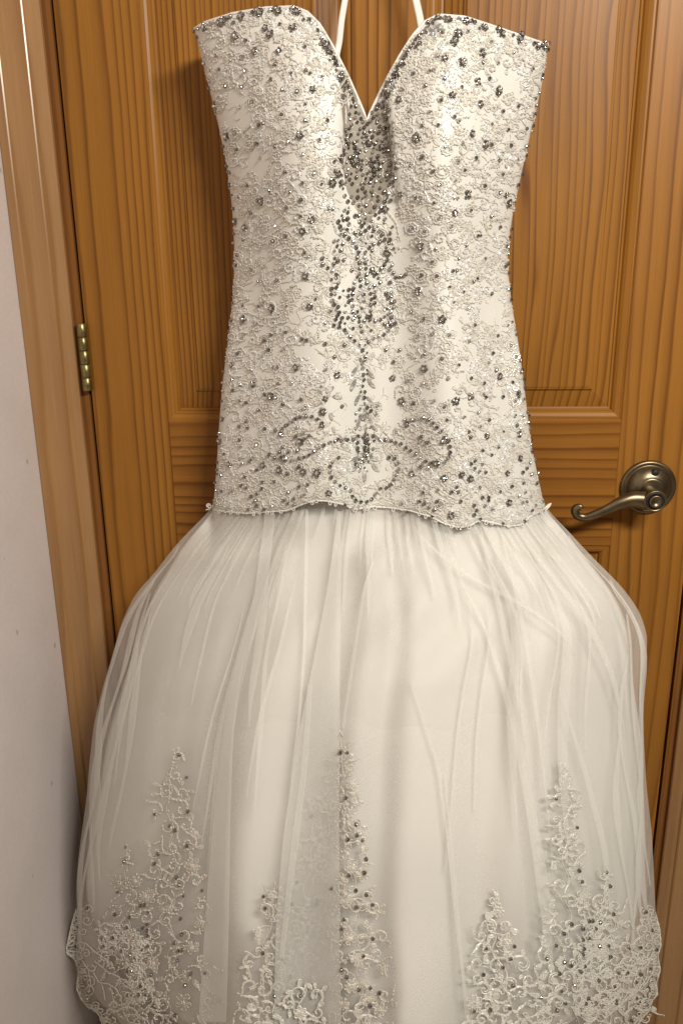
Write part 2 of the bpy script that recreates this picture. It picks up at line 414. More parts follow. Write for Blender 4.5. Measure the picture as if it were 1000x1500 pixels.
# neckline (px -> py)
NP = [(285, 42), (300, 33), (340, 20), (390, 11.5), (430, 10), (450, 18), (468, 36), (490, 73), (510, 113), (525, 147), (537, 176), (549, 150), (565, 118), (585, 82), (605, 51), (622, 32), (642, 22), (680, 25), (720, 38), (770, 55), (802, 66)]
HP = [(305, 742), (318, 748), (360, 752), (420, 748), (445, 738), (462, 733), (480, 734), (500, 738), (520, 746), (545, 742), (575, 744), (600, 748), (632, 757), (648, 766), (672, 773), (688, 770), (702, 762), (722, 766), (745, 771), (762, 769), (775, 757), (800, 744)]
ytop = lambda x: np.interp(x, [a for a, b in NP], [b for a, b in NP])
ybot = lambda x: np.interp(x, [a for a, b in HP], [b for a, b in HP])
def px_of(s, py, l, r): return (l(py)+r(py))/2+s*(r(py)-l(py))/2
def solve(s, f):
    lo, hi = -60.0, 900.0
    for _ in range(40):
        m = (lo+hi)/2
        if m-f(px_of(s, m, BL, BR_)) > 0: hi = m
        else: lo = m
    return (lo+hi)/2
dress = thing("wedding_dress", "ivory strapless wedding dress with beaded lace bodice and tulle skirt hanging on the pine door", "wedding dress", (.42, -.12, .25))
# columns: front
nc = 150
ss = np.sin(np.linspace(-math.pi/2*.985, math.pi/2*.985, nc))
sv = (537-px_of(0, 176, BL, BR_))/((BR_(176)-BL(176))/2)
ss[np.argmin(abs(ss-sv))] = sv
tops = np.array([solve(s, ytop) for s in ss]); bots = np.array([solve(s, ybot) for s in ss])
nr = 90
V = np.linspace(0, 1, nr)[:, None]
PY = tops[None, :]*(1-V)+bots[None, :]*V
PX = px_of(ss[None, :], PY, BL, BR_)
G = unproj(PX, PY, bodY(PX, PY))
# wrap the sides towards the door and add the low back
def wrap(col, sgn):
    cols = []
    for t, dy in ((.35, .013), (.8, .028), (1.6, .040)):
        c = G[:, col].copy(); c[:, 1] += dy; c[:, 0] -= sgn*.006*t*t; cols.append(c)
    return cols
wl = wrap(0, -1)[::-1]; wr = wrap(nc-1, 1)
nb = 24
back = []
for j in range(1, nb):
    t = j/nb
    c = wr[-1]*(1-t)+wl[0]*t
    dip = .24*math.sin(math.pi*t)**.6
    zt = c[0, 2]-dip
    zz = zt+(c[-1, 2]-zt)*V[:, 0]
    c = c.copy(); c[:, 2] = zz; c[:, 1] += .008*math.sin(math.pi*t)
    back.append(c)
full = np.stack(wl+[G[:, j] for j in range(nc)]+wr+back+[wl[0]], axis=1)
mb = MB(); mb.grid(full)
bod = mb.build("bodice", M_SATIN, dress, True)
sd = bod.modifiers.new("thick", 'SOLIDIFY'); sd.thickness = .0014; sd.offset = 1

def clampb(p):
    p[:, 0] = np.clip(p[:, 0], BL(p[:, 1])+1.0, BR_(p[:, 1])-1.0)
    p[:, 1] = np.clip(p[:, 1], ytop(np.clip(p[:, 0], 285, 802))+1.5, ybot(np.clip(p[:, 0], 305, 800)))
    return p
def bodP(px, py, off=0.0):
    px = np.asarray(px, float); py = np.asarray(py, float)
    P = unproj(px, py, bodY(px, py))
    return P+bodN(px, py)*off if np.any(off) else P
def surfN(fY, px, py):
    e = 1.5
    a = unproj(px+e, py, fY(px+e, py))-unproj(px-e, py, fY(px-e, py))
    b = unproj(px, py+e, fY(px, py+e))-unproj(px, py-e, fY(px, py-e))
    n = np.cross(b, a)
    n /= np.linalg.norm(n, axis=-1, keepdims=True)+1e-12
    return np.where((n[..., 1] > 0)[..., None], -n, n)
def bodN(px, py): return surfN(bodY, px, py)

# generic thread on a surface: half-round tube through pixel polyline
def thread(mb, pts, r, fY, off=.0004, taper=True, jag=.25):
    p = np.array(pts, float)
    if len(p) < 2: return
    if fY is bodY: p = clampb(p)
    P = unproj(p[:, 0], p[:, 1], fY(p[:, 0], p[:, 1])); Nn = surfN(fY, p[:, 0], p[:, 1])
    P = P+Nn*off
    T = np.gradient(P, axis=0); T /= np.linalg.norm(T, axis=1, keepdims=True)+1e-12
    B = np.cross(Nn, T); B /= np.linalg.norm(B, axis=1, keepdims=True)+1e-12
    n = len(p)
    rr = np.full(n, r)*(1+jag*(nrs.rand(n)-.5)*2)
    if taper:
        t = np.linspace(0, 1, n); rr *= np.clip(np.minimum(t, 1-t)*6+.35, 0, 1)
    rings = []
    for a in (0, 60, 120, 180):
        c, s_ = math.cos(math.radians(a)), math.sin(math.radians(a))
        rings.append(P+B*(rr*c)[:, None]+Nn*(rr*s_*.8)[:, None])
    mb.grid(np.stack(rings, axis=1))

def spiral(cx, cy, R, rot, hand, turns=1.25, tail=1.0, n=22):
    t = np.linspace(0, 1, n)
    a = rot+hand*t*turns*2*math.pi
    r = R*(1-.82*t)
    p = np.stack([cx+r*np.cos(a), cy+r*np.sin(a)], 1)
    if tail > 0:
        a0 = rot; d = np.array([math.sin(a0)*hand, -math.cos(a0)*hand]); o = np.array([math.cos(a0), math.sin(a0)])
        q = [p[0]+d*R*tail*u+o*R*.35*tail*u*u for u in np.linspace(1, .15, 6)]
        p = np.concatenate([np.array(q), p])
    return p
def petal_loop(cx, cy, L_, wd, ang, n=14):
    t = np.linspace(0, 2*math.pi, n)
    x = L_*(.5-.5*np.cos(t)); y = wd*np.sin(t)*(np.sin(t/2))**.6
    c, s_ = math.cos(ang), math.sin(ang)
    return np.stack([cx+x*c-y*s_, cy+x*s_+y*c], 1)
def leaf_fill(mb, cx, cy, L_, wd, ang, fY, h=.0010, off=.0002):
    o = petal_loop(cx, cy, L_*.92, wd*.85, ang, 11)[:-1]
    c, s_ = math.cos(ang), math.sin(ang)
    m = np.array([[cx+L_*u*c, cy+L_*u*s_] for u in (.3, .62)])
    p = np.concatenate([o, m])
    if fY is bodY: p = clampb(p)
    P = unproj(p[:, 0], p[:, 1], fY(p[:, 0], p[:, 1])); Nn = surfN(fY, p[:, 0], p[:, 1])
    P = P+Nn*off; P[10:] += Nn[10:]*h
    f = []
    for i in range(10):
        j = (i+1) % 10
        near = 10 if (i in (0, 1, 2, 7, 8, 9)) else 11
        f.append((i, j, near))
    f += [(3, 11, 10), (10, 11, 7)]
    mb.add(P, f)

seedpts = []   # tiny clear seed beads (P, r)
def seeds(pts, fY, step, r=.00085, off=.001):
    if fY is bodY: pts = clampb(np.array(pts, float))
    for q in pts[::step]:
        x = np.array([q[0]+rnd.uniform(-.7, .7)]); y = np.array([q[1]+rnd.uniform(-.7, .7)])
        P = unproj(x, y, fY(x, y))+surfN(fY, x, y)*off
        seedpts.append((P[0], r*rnd.uniform(.8, 1.25)))

def m_scroll(mb, x, y, R, fY, rot=None, hand=None, tr=.0009):
    rot = rnd.uniform(0, 6.28) if rot is None else rot; hand = rnd.choice((-1, 1)) if hand is None else hand
    p = spiral(x, y, R, rot, hand, rnd.uniform(.9, 1.3), rnd.uniform(.6, 1.5))
    thread(mb, p, tr, fY)
    seeds(p[::2], fY, 1, .0009, .0013)
    p2 = spiral(x, y, R+2.6, rot-.2*hand, hand, rnd.uniform(.5, .75), rnd.uniform(.3, 1.1), 15)
    thread(mb, p2, tr*.7, fY)
    if rnd.random() < .7:
        thread(mb, spiral(x, y, R-2.4, rot+.5*hand, hand, .6, 0, 12), tr*.6, fY)
    seeds(p, fY, 3)
    # small leaves on the outside
    for k in range(rnd.choice((1, 2, 3))):
        a = rot+hand*rnd.uniform(.1, .6)*6.28
        leaf(mb, x+math.cos(a)*R*.95, y+math.sin(a)*R*.95, R*rnd.uniform(.55, .95), a+rnd.uniform(-.7, .7), fY, tr)
def leaf(mb, x, y, L_, a, fY, tr=.0009):
    wd = L_*rnd.uniform(.26, .38)
    leaf_fill(mb, x, y, L_, wd, a, fY)
    lp_ = petal_loop(x, y, L_, wd, a, 12); thread(mb, lp_, tr*.62, fY, taper=False)
    seeds(lp_, fY, 5)
def m_flower(mb, x, y, R, fY, tr=.0009):
    k = rnd.choice((5, 5, 6)); a0 = rnd.uniform(0, 6.28)
    for i in range(k):
        a = a0+i*2*math.pi/k+rnd.uniform(-.12, .12)
        ln = R*rnd.uniform(.85, 1.1)
        lp_ = petal_loop(x+math.cos(a)*R*.15, y+math.sin(a)*R*.15, ln, ln*.36, a, 14)
        thread(mb, lp_, tr*.75, fY, taper=False)
        leaf_fill(mb, x+math.cos(a)*R*.2, y+math.sin(a)*R*.2, ln*.8, ln*.24, a, fY, .0007)
        seeds(lp_, fY, 4)
def m_spray(mb, x, y, R, fY, ang=None, tr=.0009, n=None):
    ang = rnd.uniform(0, 6.28) if ang is None else ang
    bend = rnd.uniform(-1.2, 1.2); n = n or rnd.choice((3, 4, 5))
    t = np.linspace(0, 1, 12); pts = []; p = np.array([x, y]); a = ang
    for u in t:
        pts.append(p.copy()); p = p+np.array([math.cos(a), math.sin(a)])*R*2/12; a += bend/12
    pts = np.array(pts)-np.array([math.cos(ang), math.sin(ang)])*R*.9
    thread(mb, pts, tr*.85, fY); seeds(pts, fY, 3)
    for i in range(n):
        q = pts[2+int(i*9/n)]
        for sg in (-1, 1):
            leaf(mb, q[0], q[1], R*rnd.uniform(.45, .7)*(1-.3*i/n), ang+bend*i/n+sg*rnd.uniform(.6, 1.0), fY, tr*.9)
def m_ring(mb, x, y, R, fY, tr=.00095):
    t = np.linspace(0, 2*math.pi, 26); k = rnd.choice((6, 7, 8)); ph = rnd.uniform(0, 6)
    for q, a in ((1, .10), (.58, .0)):
        r = R*q*(1+a*np.cos(t*k+ph)); p = np.stack([x+r*np.cos(t), y+r*np.sin(t)*rnd.uniform(.85, 1.1)], 1)
        thread(mb, p, tr*(1 if q == 1 else .8), fY, taper=False); seeds(p, fY, 2, .0009)
    for i in range(9):
        a = i*.7+ph; thread(mb, [(x+math.cos(a)*R*.6, y+math.sin(a)*R*.6), (x+math.cos(a+.1)*R*.8, y+math.sin(a+.1)*R*.8), (x+math.cos(a+.15)*R, y+math.sin(a+.15)*R)], tr*.6, fY)
    if rnd.random() < .6: ring_centres.append((x, y))
ring_centres = []
def m_squig(mb, x, y, R, fY, tr=.0006, n=14):
    a = rnd.uniform(0, 6.28); c = rnd.uniform(-.5, .5); p = np.array([x, y]); pts = []
    for i in range(n):
        pts.append(p.copy()); a += c+rnd.uniform(-.35, .35); c += rnd.uniform(-.18, .18)
        p = p+np.array([math.cos(a), math.sin(a)])*R/6
    thread(mb, pts, tr, fY)

# ---- bodice lace
def blank(x, y):
    for cx, cy, rx, ry in ((348, 160, 26, 34), (376, 238, 34, 28), (425, 228, 24, 18), (482, 345, 20, 32), (505, 440, 16, 60), (500, 600, 36, 60), (590, 370, 22, 60), (573, 600, 24, 55), (735, 118, 20, 34), (640, 232, 26, 16), (690, 175, 24, 20), (725, 460, 20, 22), (668, 465, 22, 22), (595, 500, 22, 26), (548, 690, 34, 26), (575, 330, 20, 30), (400, 380, 20, 12), (445, 470, 22, 24), (455, 520, 26, 24), (560, 560, 24, 40), (375, 430, 20, 22), (730, 590, 16, 24), (700, 320, 14, 16), (450, 420, 16, 26), (712, 240, 14, 18), (652, 580, 24, 20), (620, 540, 20, 24)):
        if ((x-cx)/rx)**2+((y-cy)/ry)**2 < .62: return True
    return False
lace_count = 0
placed = []
def free(x, y, d):
    for a, b in placed:
        if (a-x)**2+(b-y)**2 < d*d: return False
    return True
ground = MB()
def in_bod(x, y, m=6):
    if not (BL(y)+m*.4 < x < BR_(y)-m*.4): return False
    return ytop(np.clip(x, 286, 801))+m+2 < y < ybot(np.clip(x, 306, 799))-m
tries = 0
while tries < 16000 and lace_count < 720:
    tries += 1
    x, y = rnd.uniform(288, 800), rnd.uniform(16, 768)
    if not in_bod(x, y, 8) or blank(x, y): continue
    if 490 < x < 585 and 150 < y < 330: continue
    if not free(x, y, 13.2): continue
    placed.append((x, y)); lace_count += 1
    q = MB(); t = rnd.random(); R = rnd.uniform(7.5, 12.5)
    s = abs(bod_s(x, y))
    if t < .22: m_ring(q, x, y, R*.8, bodY); nm = "lace_rosette"
    elif t < .58: m_scroll(q, x, y, R, bodY, tr=.0009); nm = "lace_scroll"
    elif t < .78: m_flower(q, x, y, R*.95, bodY, tr=.00085); nm = "lace_flower"
    else: m_spray(q, x, y, R, bodY, tr=.00085); nm = "lace_leaf_spray"
    if lace_count <= 280: q.build(nm, M_THREAD, dress, True)
    else: ground.add(np.concatenate(q.v), q.f)
for _ in range(3600):
    x, y = rnd.uniform(288, 800), rnd.uniform(16, 768)
    if not in_bod(x, y, 4) or (blank(x, y) and rnd.random() < .8): continue
    if 500 < x < 575 and 160 < y < 320 and rnd.random() < .5: continue
    m_squig(ground, x, y, rnd.uniform(6, 11), bodY, rnd.uniform(.00035, .0006))
# scalloped hem cord and its second row
def dense(pts, step=2.5):
    p = np.asarray(pts, float); d = np.r_[0, np.cumsum(np.hypot(*np.diff(p, axis=0).T))]
    q = np.arange(0, d[-1], step); return np.stack([np.interp(q, d, p[:, 0]), np.interp(q, d, p[:, 1])], 1)
hem = dense(HP, 1.6)
hemY = lambda a, b: bodY(a, b)
mb = MB(); thread(mb, hem, .0010, bodY, .0002, False, .4)
def bodYfree(a, b): return bodY(a, b)-.0003
for i in range(0, len(hem), 6):
    if rnd.random() < .3: continue
    x, y = hem[i]; thread(mb, petal_loop(x, y-2, rnd.uniform(4, 7.5), rnd.uniform(1.8, 3.2), 1.57+rnd.uniform(-1.1, 1.1), 9), .0006, bodYfree, taper=False)
    if i % 25 == 0: thread(mb, spiral(x, y-1, rnd.uniform(4, 6), rnd.uniform(0, 6), rnd.choice((-1, 1)), 1.1, .6, 14), .0007, bodYfree)
thread(mb, [(790, 750), (797, 745), (803, 739), (806, 737), (804, 741), (797, 749)], .0014, lambda a, b: bodY(a, b)-.001)
mb.build("hem_cord", M_CORD, dress, True)
for dy, r in ((-5, .0007), (-9, .0006)):
    h2 = hem.copy(); h2[:, 1] += dy+1.6*np.sin(h2[:, 0]*.35); thread(ground, h2, r, bodY)
# ribbon-like waves of double cord above the hem
def wave(pts, r=.0009):
    p = dense(pts, 2.2); thread(ground, p, r, bodY); p2 = p+np.array([1.5, 5.0]); thread(ground, p2, r*.8, bodY); seeds(p, bodY, 3)
wave([(345, 690), (360, 693), (375, 708), (392, 716), (408, 712), (422, 700), (440, 690)])
wave([(612, 690), (632, 705), (650, 722), (668, 732), (684, 722), (700, 705), (716, 702), (732, 715), (742, 728)])
wave([(752, 700), (764, 700), (774, 712), (780, 728)])
wave([(560, 720), (580, 712), (600, 706), (618, 716)])
wave([(478, 500), (482, 530), (480, 545), (470, 556), (452, 556)], .0013)
wave([(648, 310), (680, 330), (687, 350), (680, 378)], .0011)
wave([(560, 300), (580, 325), (585, 350)], .0006)
g = ground.build("lace_ground", M_GROUND, dress, True); g['kind'] = 'stuff'

# neckline binding follows the real top edge
top = G[0]; tn = bodN(PX[0], PY[0])
mb = MB(); tube(mb, list(top+np.array([0, .0008, 0])), .0017, 8); mb.build("neckline_binding", M_CORD, dress, True)

# ---- beads and stones
def ico(sub=1):
    t = (1+5**.5)/2
    v = [(-1, t, 0), (1, t, 0), (-1, -t, 0), (1, -t, 0), (0, -1, t), (0, 1, t), (0, -1, -t), (0, 1, -t), (t, 0, -1), (t, 0, 1), (-t, 0, -1), (-t, 0, 1)]
    f = [(0, 11, 5), (0, 5, 1), (0, 1, 7), (0, 7, 10), (0, 10, 11), (1, 5, 9), (5, 11, 4), (11, 10, 2), (10, 7, 6), (7, 1, 8), (3, 9, 4), (3, 4, 2), (3, 2, 6), (3, 6, 8), (3, 8, 9), (4, 9, 5), (2, 4, 11), (6, 2, 10), (8, 6, 7), (9, 8, 1)]
    v = [np.array(a)/np.linalg.norm(a) for a in v]
    for _ in range(sub):
        c = {}; nf = []
        def mid(a, b):
            k_ = (min(a, b), max(a, b))
            if k_ not in c:
                q = v[a]+v[b]; v.append(q/np.linalg.norm(q)); c[k_] = len(v)-1
            return c[k_]
        for a, b, d in f:
            e, g_, h = mid(a, b), mid(b, d), mid(d, a); nf += [(a, e, h), (b, g_, e), (d, h, g_), (e, g_, h)]
        f = nf
    return np.array(v), f
IV1, IF1 = ico(1); IV0, IF0 = ico(0)
def rotm():
    q = nrs.randn(4); q /= np.linalg.norm(q); a, b, c, d = q
    return np.array([[1-2*(c*c+d*d), 2*(b*c-a*d), 2*(b*d+a*c)], [2*(b*c+a*d), 1-2*(b*b+d*d), 2*(c*d-a*b)], [2*(b*d-a*c), 2*(c*d+a*b), 1-2*(b*b+c*c)]])
beads = []      # (px, py, radius)
clusters = []   # (px, py, size)
crystals = []   # (px, py, length px, angle)
def nearbead(x, y, d):
    return any((a-x)**2+(b-y)**2 < d*d for a, b, _ in beads)
def bead(x, y, r=None, d=4.2):
    r = r or rnd.uniform(.00155, .0023)
    if not nearbead(x, y, d): beads.append((x, y, r))
def line(pts, sx, sy, ox, oy, step=8.5, jit=.7):
    p = dense([(ox+a/sx, oy+b/sy) for a, b in pts], step)
    for a, b in p: bead(a+rnd.uniform(-jit, jit), b+rnd.uniform(-jit, jit), rnd.uniform(.00205, .00245))
def spots(pts, sc, ox, oy):
    for a, b in pts: bead(ox+a/sc, oy+b/sc, rnd.uniform(.0019, .0023), d=3.6)
# neckline rows
nk = dense(NP, 6.5)
for a, b in nk:
    e = 7 if 455 < a < 625 else 5
    if rnd.random() < (.9 if 455 < a < 625 else .45):
        sgn = 1 if a > 537 else -1
        bead(a+(sgn*e*.75 if 455 < a < 625 else 0)+rnd.uniform(-1, 1), b+e*.8+rnd.uniform(-1, 1))
    if 455 < a < 625 and rnd.random() < .55:
        bead(a+sgn*rnd.uniform(9, 14), b+rnd.uniform(3, 9))
for a in range(300, 455, 27): clusters.append((a, float(ytop(a))+7, 6.0))
for a in range(630, 800, 26): clusters.append((a, float(ytop(a))+7, 5.5))
# dense centre gusset
for _ in range(1500):
    y = rnd.uniform(150, 330); hw = np.interp(y, [150, 180, 250, 300, 330], [30, 36, 42, 36, 30])
    x = 540+rnd.uniform(-hw, hw)
    if y < ytop(x)+5: continue
    if rnd.random() < .10+.65*gauss(y, 200, 60): bead(x, y, rnd.uniform(.0014, .0023), 6.0)
for a, b, s_ in ((519, 236, 8), (551, 244, 8.5), (523, 222, 5), (498, 232, 5.5), (494, 255, 5), (498, 268, 5), (487, 267, 4.5), (507, 205, 5), (540, 210, 5), (560, 215, 5), (564, 306, 5.5), (587, 285, 4.5)): clusters.append((a, b, s_))
C7 = (4.41, 4.41, 440, 150)
for pl in ([(262, 820), (290, 855), (318, 885), (350, 910), (362, 950), (385, 990)], [(270, 915), (258, 950), (262, 985)], [(138, 1010), (143, 1045), (172, 1070), (203, 1080), (222, 1110), (255, 1112)],
           [(213, 1045), (237, 1022), (265, 1018), (295, 1025)], [(245, 1165), (240, 1195), (205, 1195), (198, 1230), (205, 1262), (205, 1305), (240, 1310), (245, 1355), (285, 1365)],
           [(230, 1400), (275, 1388), (315, 1390), (350, 1400), (390, 1420), (430, 1400), (475, 1410), (515, 1400), (545, 1435), (580, 1425), (618, 1425)],
           [(345, 1165), (335, 1210), (330, 1260), (335, 1310), (350, 1345)], [(425, 1165), (445, 1205), (455, 1260), (450, 1310), (445, 1350)],
           [(470, 1185), (478, 1250), (475, 1310)], [(312, 1210), (308, 1260), (312, 1300)],
           [(360, 1000), (385, 1050), (375, 1100), (385, 1150)], [(410, 1000), (415, 1060), (425, 1120)], [(330, 1080), (360, 1090)], [(460, 1080), (475, 1120), (500, 1095), (530, 1065)],
           [(470, 915), (430, 945), (400, 985)], [(510, 900), (545, 885), (582, 885), (575, 835)], [(350, 840), (400, 850), (440, 805), (475, 825), (515, 828), (515, 795)], [(350, 730), (385, 725), (410, 730)],
           [(545, 975), (575, 975), (560, 1025), (530, 1065)], [(575, 1075), (600, 1090), (612, 1130), (645, 1120), (682, 1118), (678, 1085)], [(575, 1165), (598, 1175)],
           [(550, 1235), (590, 1238), (560, 1260)], [(605, 1285), (610, 1320), (585, 1355), (590, 1385), (550, 1430)], [(215, 1440), (250, 1450), (285, 1475)], [(375, 1385), (385, 1440), (400, 1395), (430, 1430)],
           [(240, 770), (300, 745), (310, 775)], [(250, 800), (275, 830)], [(370, 770), (400, 800), (440, 800)]):
    line(pl, *C7)
C8 = (4.167, 4.167, 420, 440)
for pl in ([(300, 110), (340, 160), (375, 215), (405, 240), (435, 275), (460, 310)], [(665, 140), (640, 150), (625, 185), (590, 205), (545, 225), (515, 235), (475, 270)], [(370, 0), (390, 40), (400, 80), (430, 120), (450, 160), (450, 200)], [(510, 0), (505, 60), (480, 110), (450, 150)],
           [(530, 125), (580, 115), (600, 150), (640, 165)], [(640, 10), (660, 40), (640, 80), (640, 120)], [(280, 30), (310, 70), (310, 110), (370, 105)],
           [(475, 345), (435, 365), (460, 385), (460, 420), (465, 470), (470, 520)], [(470, 560), (470, 600), (465, 645), (495, 662)], [(300, 150), (330, 185), (385, 210)],
           [(440, 660), (405, 705)], [(510, 670), (552, 712)], [(400, 850), (345, 848), (300, 855), (260, 865), (215, 885), (175, 915), (140, 940), (105, 960), (60, 965)],
           [(530, 855), (575, 850), (605, 850), (650, 860), (700, 875), (740, 905), (780, 930), (820, 960), (860, 985), (910, 1000)],
           [(310, 960), (270, 990), (258, 1030), (272, 1080), (300, 1115), (335, 1135), (385, 1150)], [(625, 960), (660, 965), (682, 1000), (685, 1035), (665, 1080), (645, 1110), (610, 1140), (545, 1150)],
           [(385, 1160), (400, 1210), (440, 1225), (480, 1228), (515, 1215), (545, 1160)], [(25, 745), (70, 715), (130, 705), (180, 715), (215, 745), (222, 780)], [(735, 760), (725, 695)], [(735, 745), (790, 720), (845, 715), (890, 740), (920, 775)],
           [(60, 830), (75, 860), (100, 870)], [(820, 830), (815, 860), (860, 870)], [(465, 830), (470, 880), (465, 930), (480, 985)], [(490, 840), (495, 890), (485, 950)], [(430, 830), (425, 915)], [(520, 830), (525, 910)]):
    line(pl, *C8)
C5 = (4.167, 4.167, 300, 470); C6 = (4.0, 4.0, 560, 500)
for pl in ([(275, 855), (295, 850), (305, 820)], [(320, 1055), (270, 1080), (310, 1090), (340, 1110)], [(500, 635), (530, 605), (570, 590)], [(440, 670), (505, 680)], [(400, 820), (440, 835), (490, 835), (525, 845), (565, 850)]):
    line(pl, *C5)
for pl in ([(365, 560), (345, 590)], [(515, 715), (525, 735), (545, 750), (565, 762), (600, 768)], [(815, 768), (845, 735), (855, 715), (880, 700)], [(140, 505), (140, 475), (160, 460), (200, 452), (250, 450), (295, 475), (325, 500), (360, 550), (395, 590), (395, 655), (380, 695), (345, 712)], [(215, 560), (225, 590), (265, 595)], [(215, 935), (270, 965), (310, 985)], [(405, 880), (465, 885)], [(530, 960), (550, 995), (510, 1035)], [(580, 915), (625, 912), (590, 970)]):
    line(pl, *C6)
spots([(735, 15), (735, 140), (735, 300), (790, 220), (590, 480), (480, 510), (330, 545), (255, 500), (210, 490), (120, 535), (265, 655), (215, 645), (220, 770), (230, 835), (235, 870), (250, 950), (225, 1005), (255, 1020), (355, 985), (430, 980), (350, 1025), (515, 1045), (580, 1010), (630, 1000), (600, 1065), (545, 1085), (510, 1115), (270, 1150), (145, 1145), (60, 1130), (165, 1040), (80, 1050), (105, 1040), (355, 215), (290, 300), (170, 360), (225, 390), (175, 425), (205, 200), (240, 95), (410, 85), (315, 20), (370, 450), (570, 650), (605, 685), (640, 700), (610, 720), (570, 735), (590, 750), (480, 770), (460, 800), (570, 790), (675, 795), (640, 815), (605, 840), (765, 740), (810, 720), (850, 718), (900, 720), (930, 795), (835, 520), (320, 910), (365, 1150), (550, 1120), (850, 1125), (415, 1130)], 4.167, 300, 470)
spots([(105, 50), (20, 50), (65, 120), (250, 75), (150, 230), (245, 245), (385, 215), (515, 215), (305, 348), (640, 70), (615, 125), (590, 35), (805, 180), (825, 225), (830, 270), (820, 340), (770, 435), (820, 435), (850, 435), (800, 510), (620, 460), (565, 500), (500, 530), (555, 415), (585, 310), (598, 328), (700, 325), (755, 240), (580, 640), (635, 665), (675, 620), (860, 605), (870, 650), (865, 780), (895, 835), (830, 885), (795, 905), (860, 910), (840, 940), (815, 945), (890, 960), (870, 990), (825, 1055), (700, 1068), (570, 1040), (450, 1100), (290, 1025), (145, 1000), (685, 880), (565, 855), (455, 935), (580, 720), (240, 885), (325, 870), (320, 935), (225, 735), (270, 740), (820, 830), (735, 945), (80, 800), (60, 830), (590, 245)], 4.0, 560, 500)
for _ in range(900):
    y = rnd.uniform(300, 486); hw = np.interp(y, [300, 340, 400, 486], [36, 44, 50, 34]); x = 533+rnd.uniform(-hw, hw)
    if abs(x-533) > 12 and abs(abs(x-533)-hw) > 14 and rnd.random() < .85: continue
    if rnd.random() < .3: bead(x, y, rnd.uniform(.0013, .002), 5.6)
# clusters (flower-like groups) seen on the lace
for pts, sc, ox, oy in (([(268, 190), (497, 268), (425, 150), (450, 185), (480, 50), (385, 60), (570, 50), (185, 120), (372, 268), (225, 715), (670, 470), (605, 710), (740, 240), (570, 150)], 3.571, 270, 0),
                        ([(625, 280), (430, 310), (500, 180), (480, 220), (195, 525), (640, 755), (285, 720), (400, 95), (710, 155), (830, 180), (945, 235), (520, 330), (615, 545), (470, 500), (710, 475), (600, 430), (570, 700)], 3.571, 530, 0),
                        ([(560, 450), (290, 250), (580, 750), (115, 385), (360, 965), (755, 125), (170, 1035), (180, 425), (620, 370), (610, 950)], 4.545, 320, 240),
                        ([(640, 185), (560, 300), (360, 500), (345, 780), (165, 800), (490, 950), (150, 545), (875, 190), (890, 240), (60, 650)], 4.167, 530, 240),
                        ([(560, 285), (405, 460), (300, 385), (470, 690), (585, 735), (720, 555), (735, 475), (155, 875), (755, 1050), (605, 920), (685, 930), (460, 910), (170, 270), (805, 330), (360, 880), (110, 600), (95, 735), (490, 840), (715, 640)], 4.167, 300, 470),
                        ([(248, 160), (60, 215), (680, 205), (510, 320), (425, 350), (115, 350), (790, 310), (800, 685), (725, 775), (510, 805), (460, 780), (175, 775), (315, 715), (400, 1020), (605, 555), (360, 800), (735, 945), (795, 545), (365, 580)], 4.0, 560, 500)):
    for a, b in pts: clusters.append((ox+a/sc, oy+b/sc, rnd.uniform(4.6, 6.6)))
for q in range(5): clusters.append((535+rnd.uniform(-3, 3), 640+q*8, 5.5))
for _ in range(260):    # small beads round the stem and the jewelled flower
    y = rnd.uniform(490, 690); hw = np.interp(y, [490, 560, 600, 635, 660, 690], [5, 6, 12, 20, 12, 8]); x = 533+rnd.uniform(-hw, hw)
    if rnd.random() < .5: bead(x, y, rnd.uniform(.0012, .0018), 5.0)
for x, y in ring_centres: bead(x, y, d=5)
# loose scatter
for _ in range(2600):
    x, y = rnd.uniform(286, 802), rnd.uniform(20, 768)
    if not in_bod(x, y, 5): continue
    if blank(x, y) and rnd.random() < .9: continue
    if nearbead(x, y, 20) or any((a-x)**2+(b-y)**2 < 290 for a, b, _ in clusters): continue
    bead(x, y)
    if rnd.random() < .22: bead(x+rnd.uniform(4, 7), y+rnd.uniform(-6, 6), d=3.5)
# silhouette beads
for y in range(60, 745, 15):
    yy = y+rnd.uniform(-6, 6)
    if rnd.random() < .7: beads.append((float(BL(yy))+rnd.uniform(.3, 3), yy, rnd.uniform(.0018, .0024)))
    yy = y+rnd.uniform(-6, 6)
    if rnd.random() < .75: beads.append((float(BR_(yy))-rnd.uniform(.3, 3), yy, rnd.uniform(.0018, .0024)))
# crystal petals: stem leaves and the two medallions
for a, b, l, ang in ((410, 435, 62, 2.4), (512, 450, 62, .7), (405, 515, 72, 2.2), (515, 505, 72, .75), (428, 608, 62, 2.2), (508, 612, 62, .75), (475, 700, 70, 1.57), (430, 762, 60, 2.3), (530, 772, 60, .8), (445, 720, 50, 2.0), (505, 725, 50, 1.1), (480, 780, 50, 1.57),
                      (420, 965, 62, 2.9), (535, 968, 62, .25), (422, 1015, 62, 2.35), (540, 1022, 62, .75), (475, 1072, 76, 1.57), (445, 1030, 40, 2.0), (400, 1265, 46, 1.57), (470, 1270, 46, 1.57), (435, 1255, 40, 1.57), (345, 885, 50, .5), (600, 880, 50, 2.5), (285, 790, 44, 1.4), (660, 800, 44, 1.7), (430, 835, 50, 2.9), (540, 840, 56, -.3), (200, 560, 48, .8), (265, 545, 50, -.7), (195, 630, 44, 2.6), (305, 590, 50, .3), (270, 710, 44, 1.3)):
    crystals.append((420+a/4.167, 440+b/4.167, l/4.167*1.1, ang))
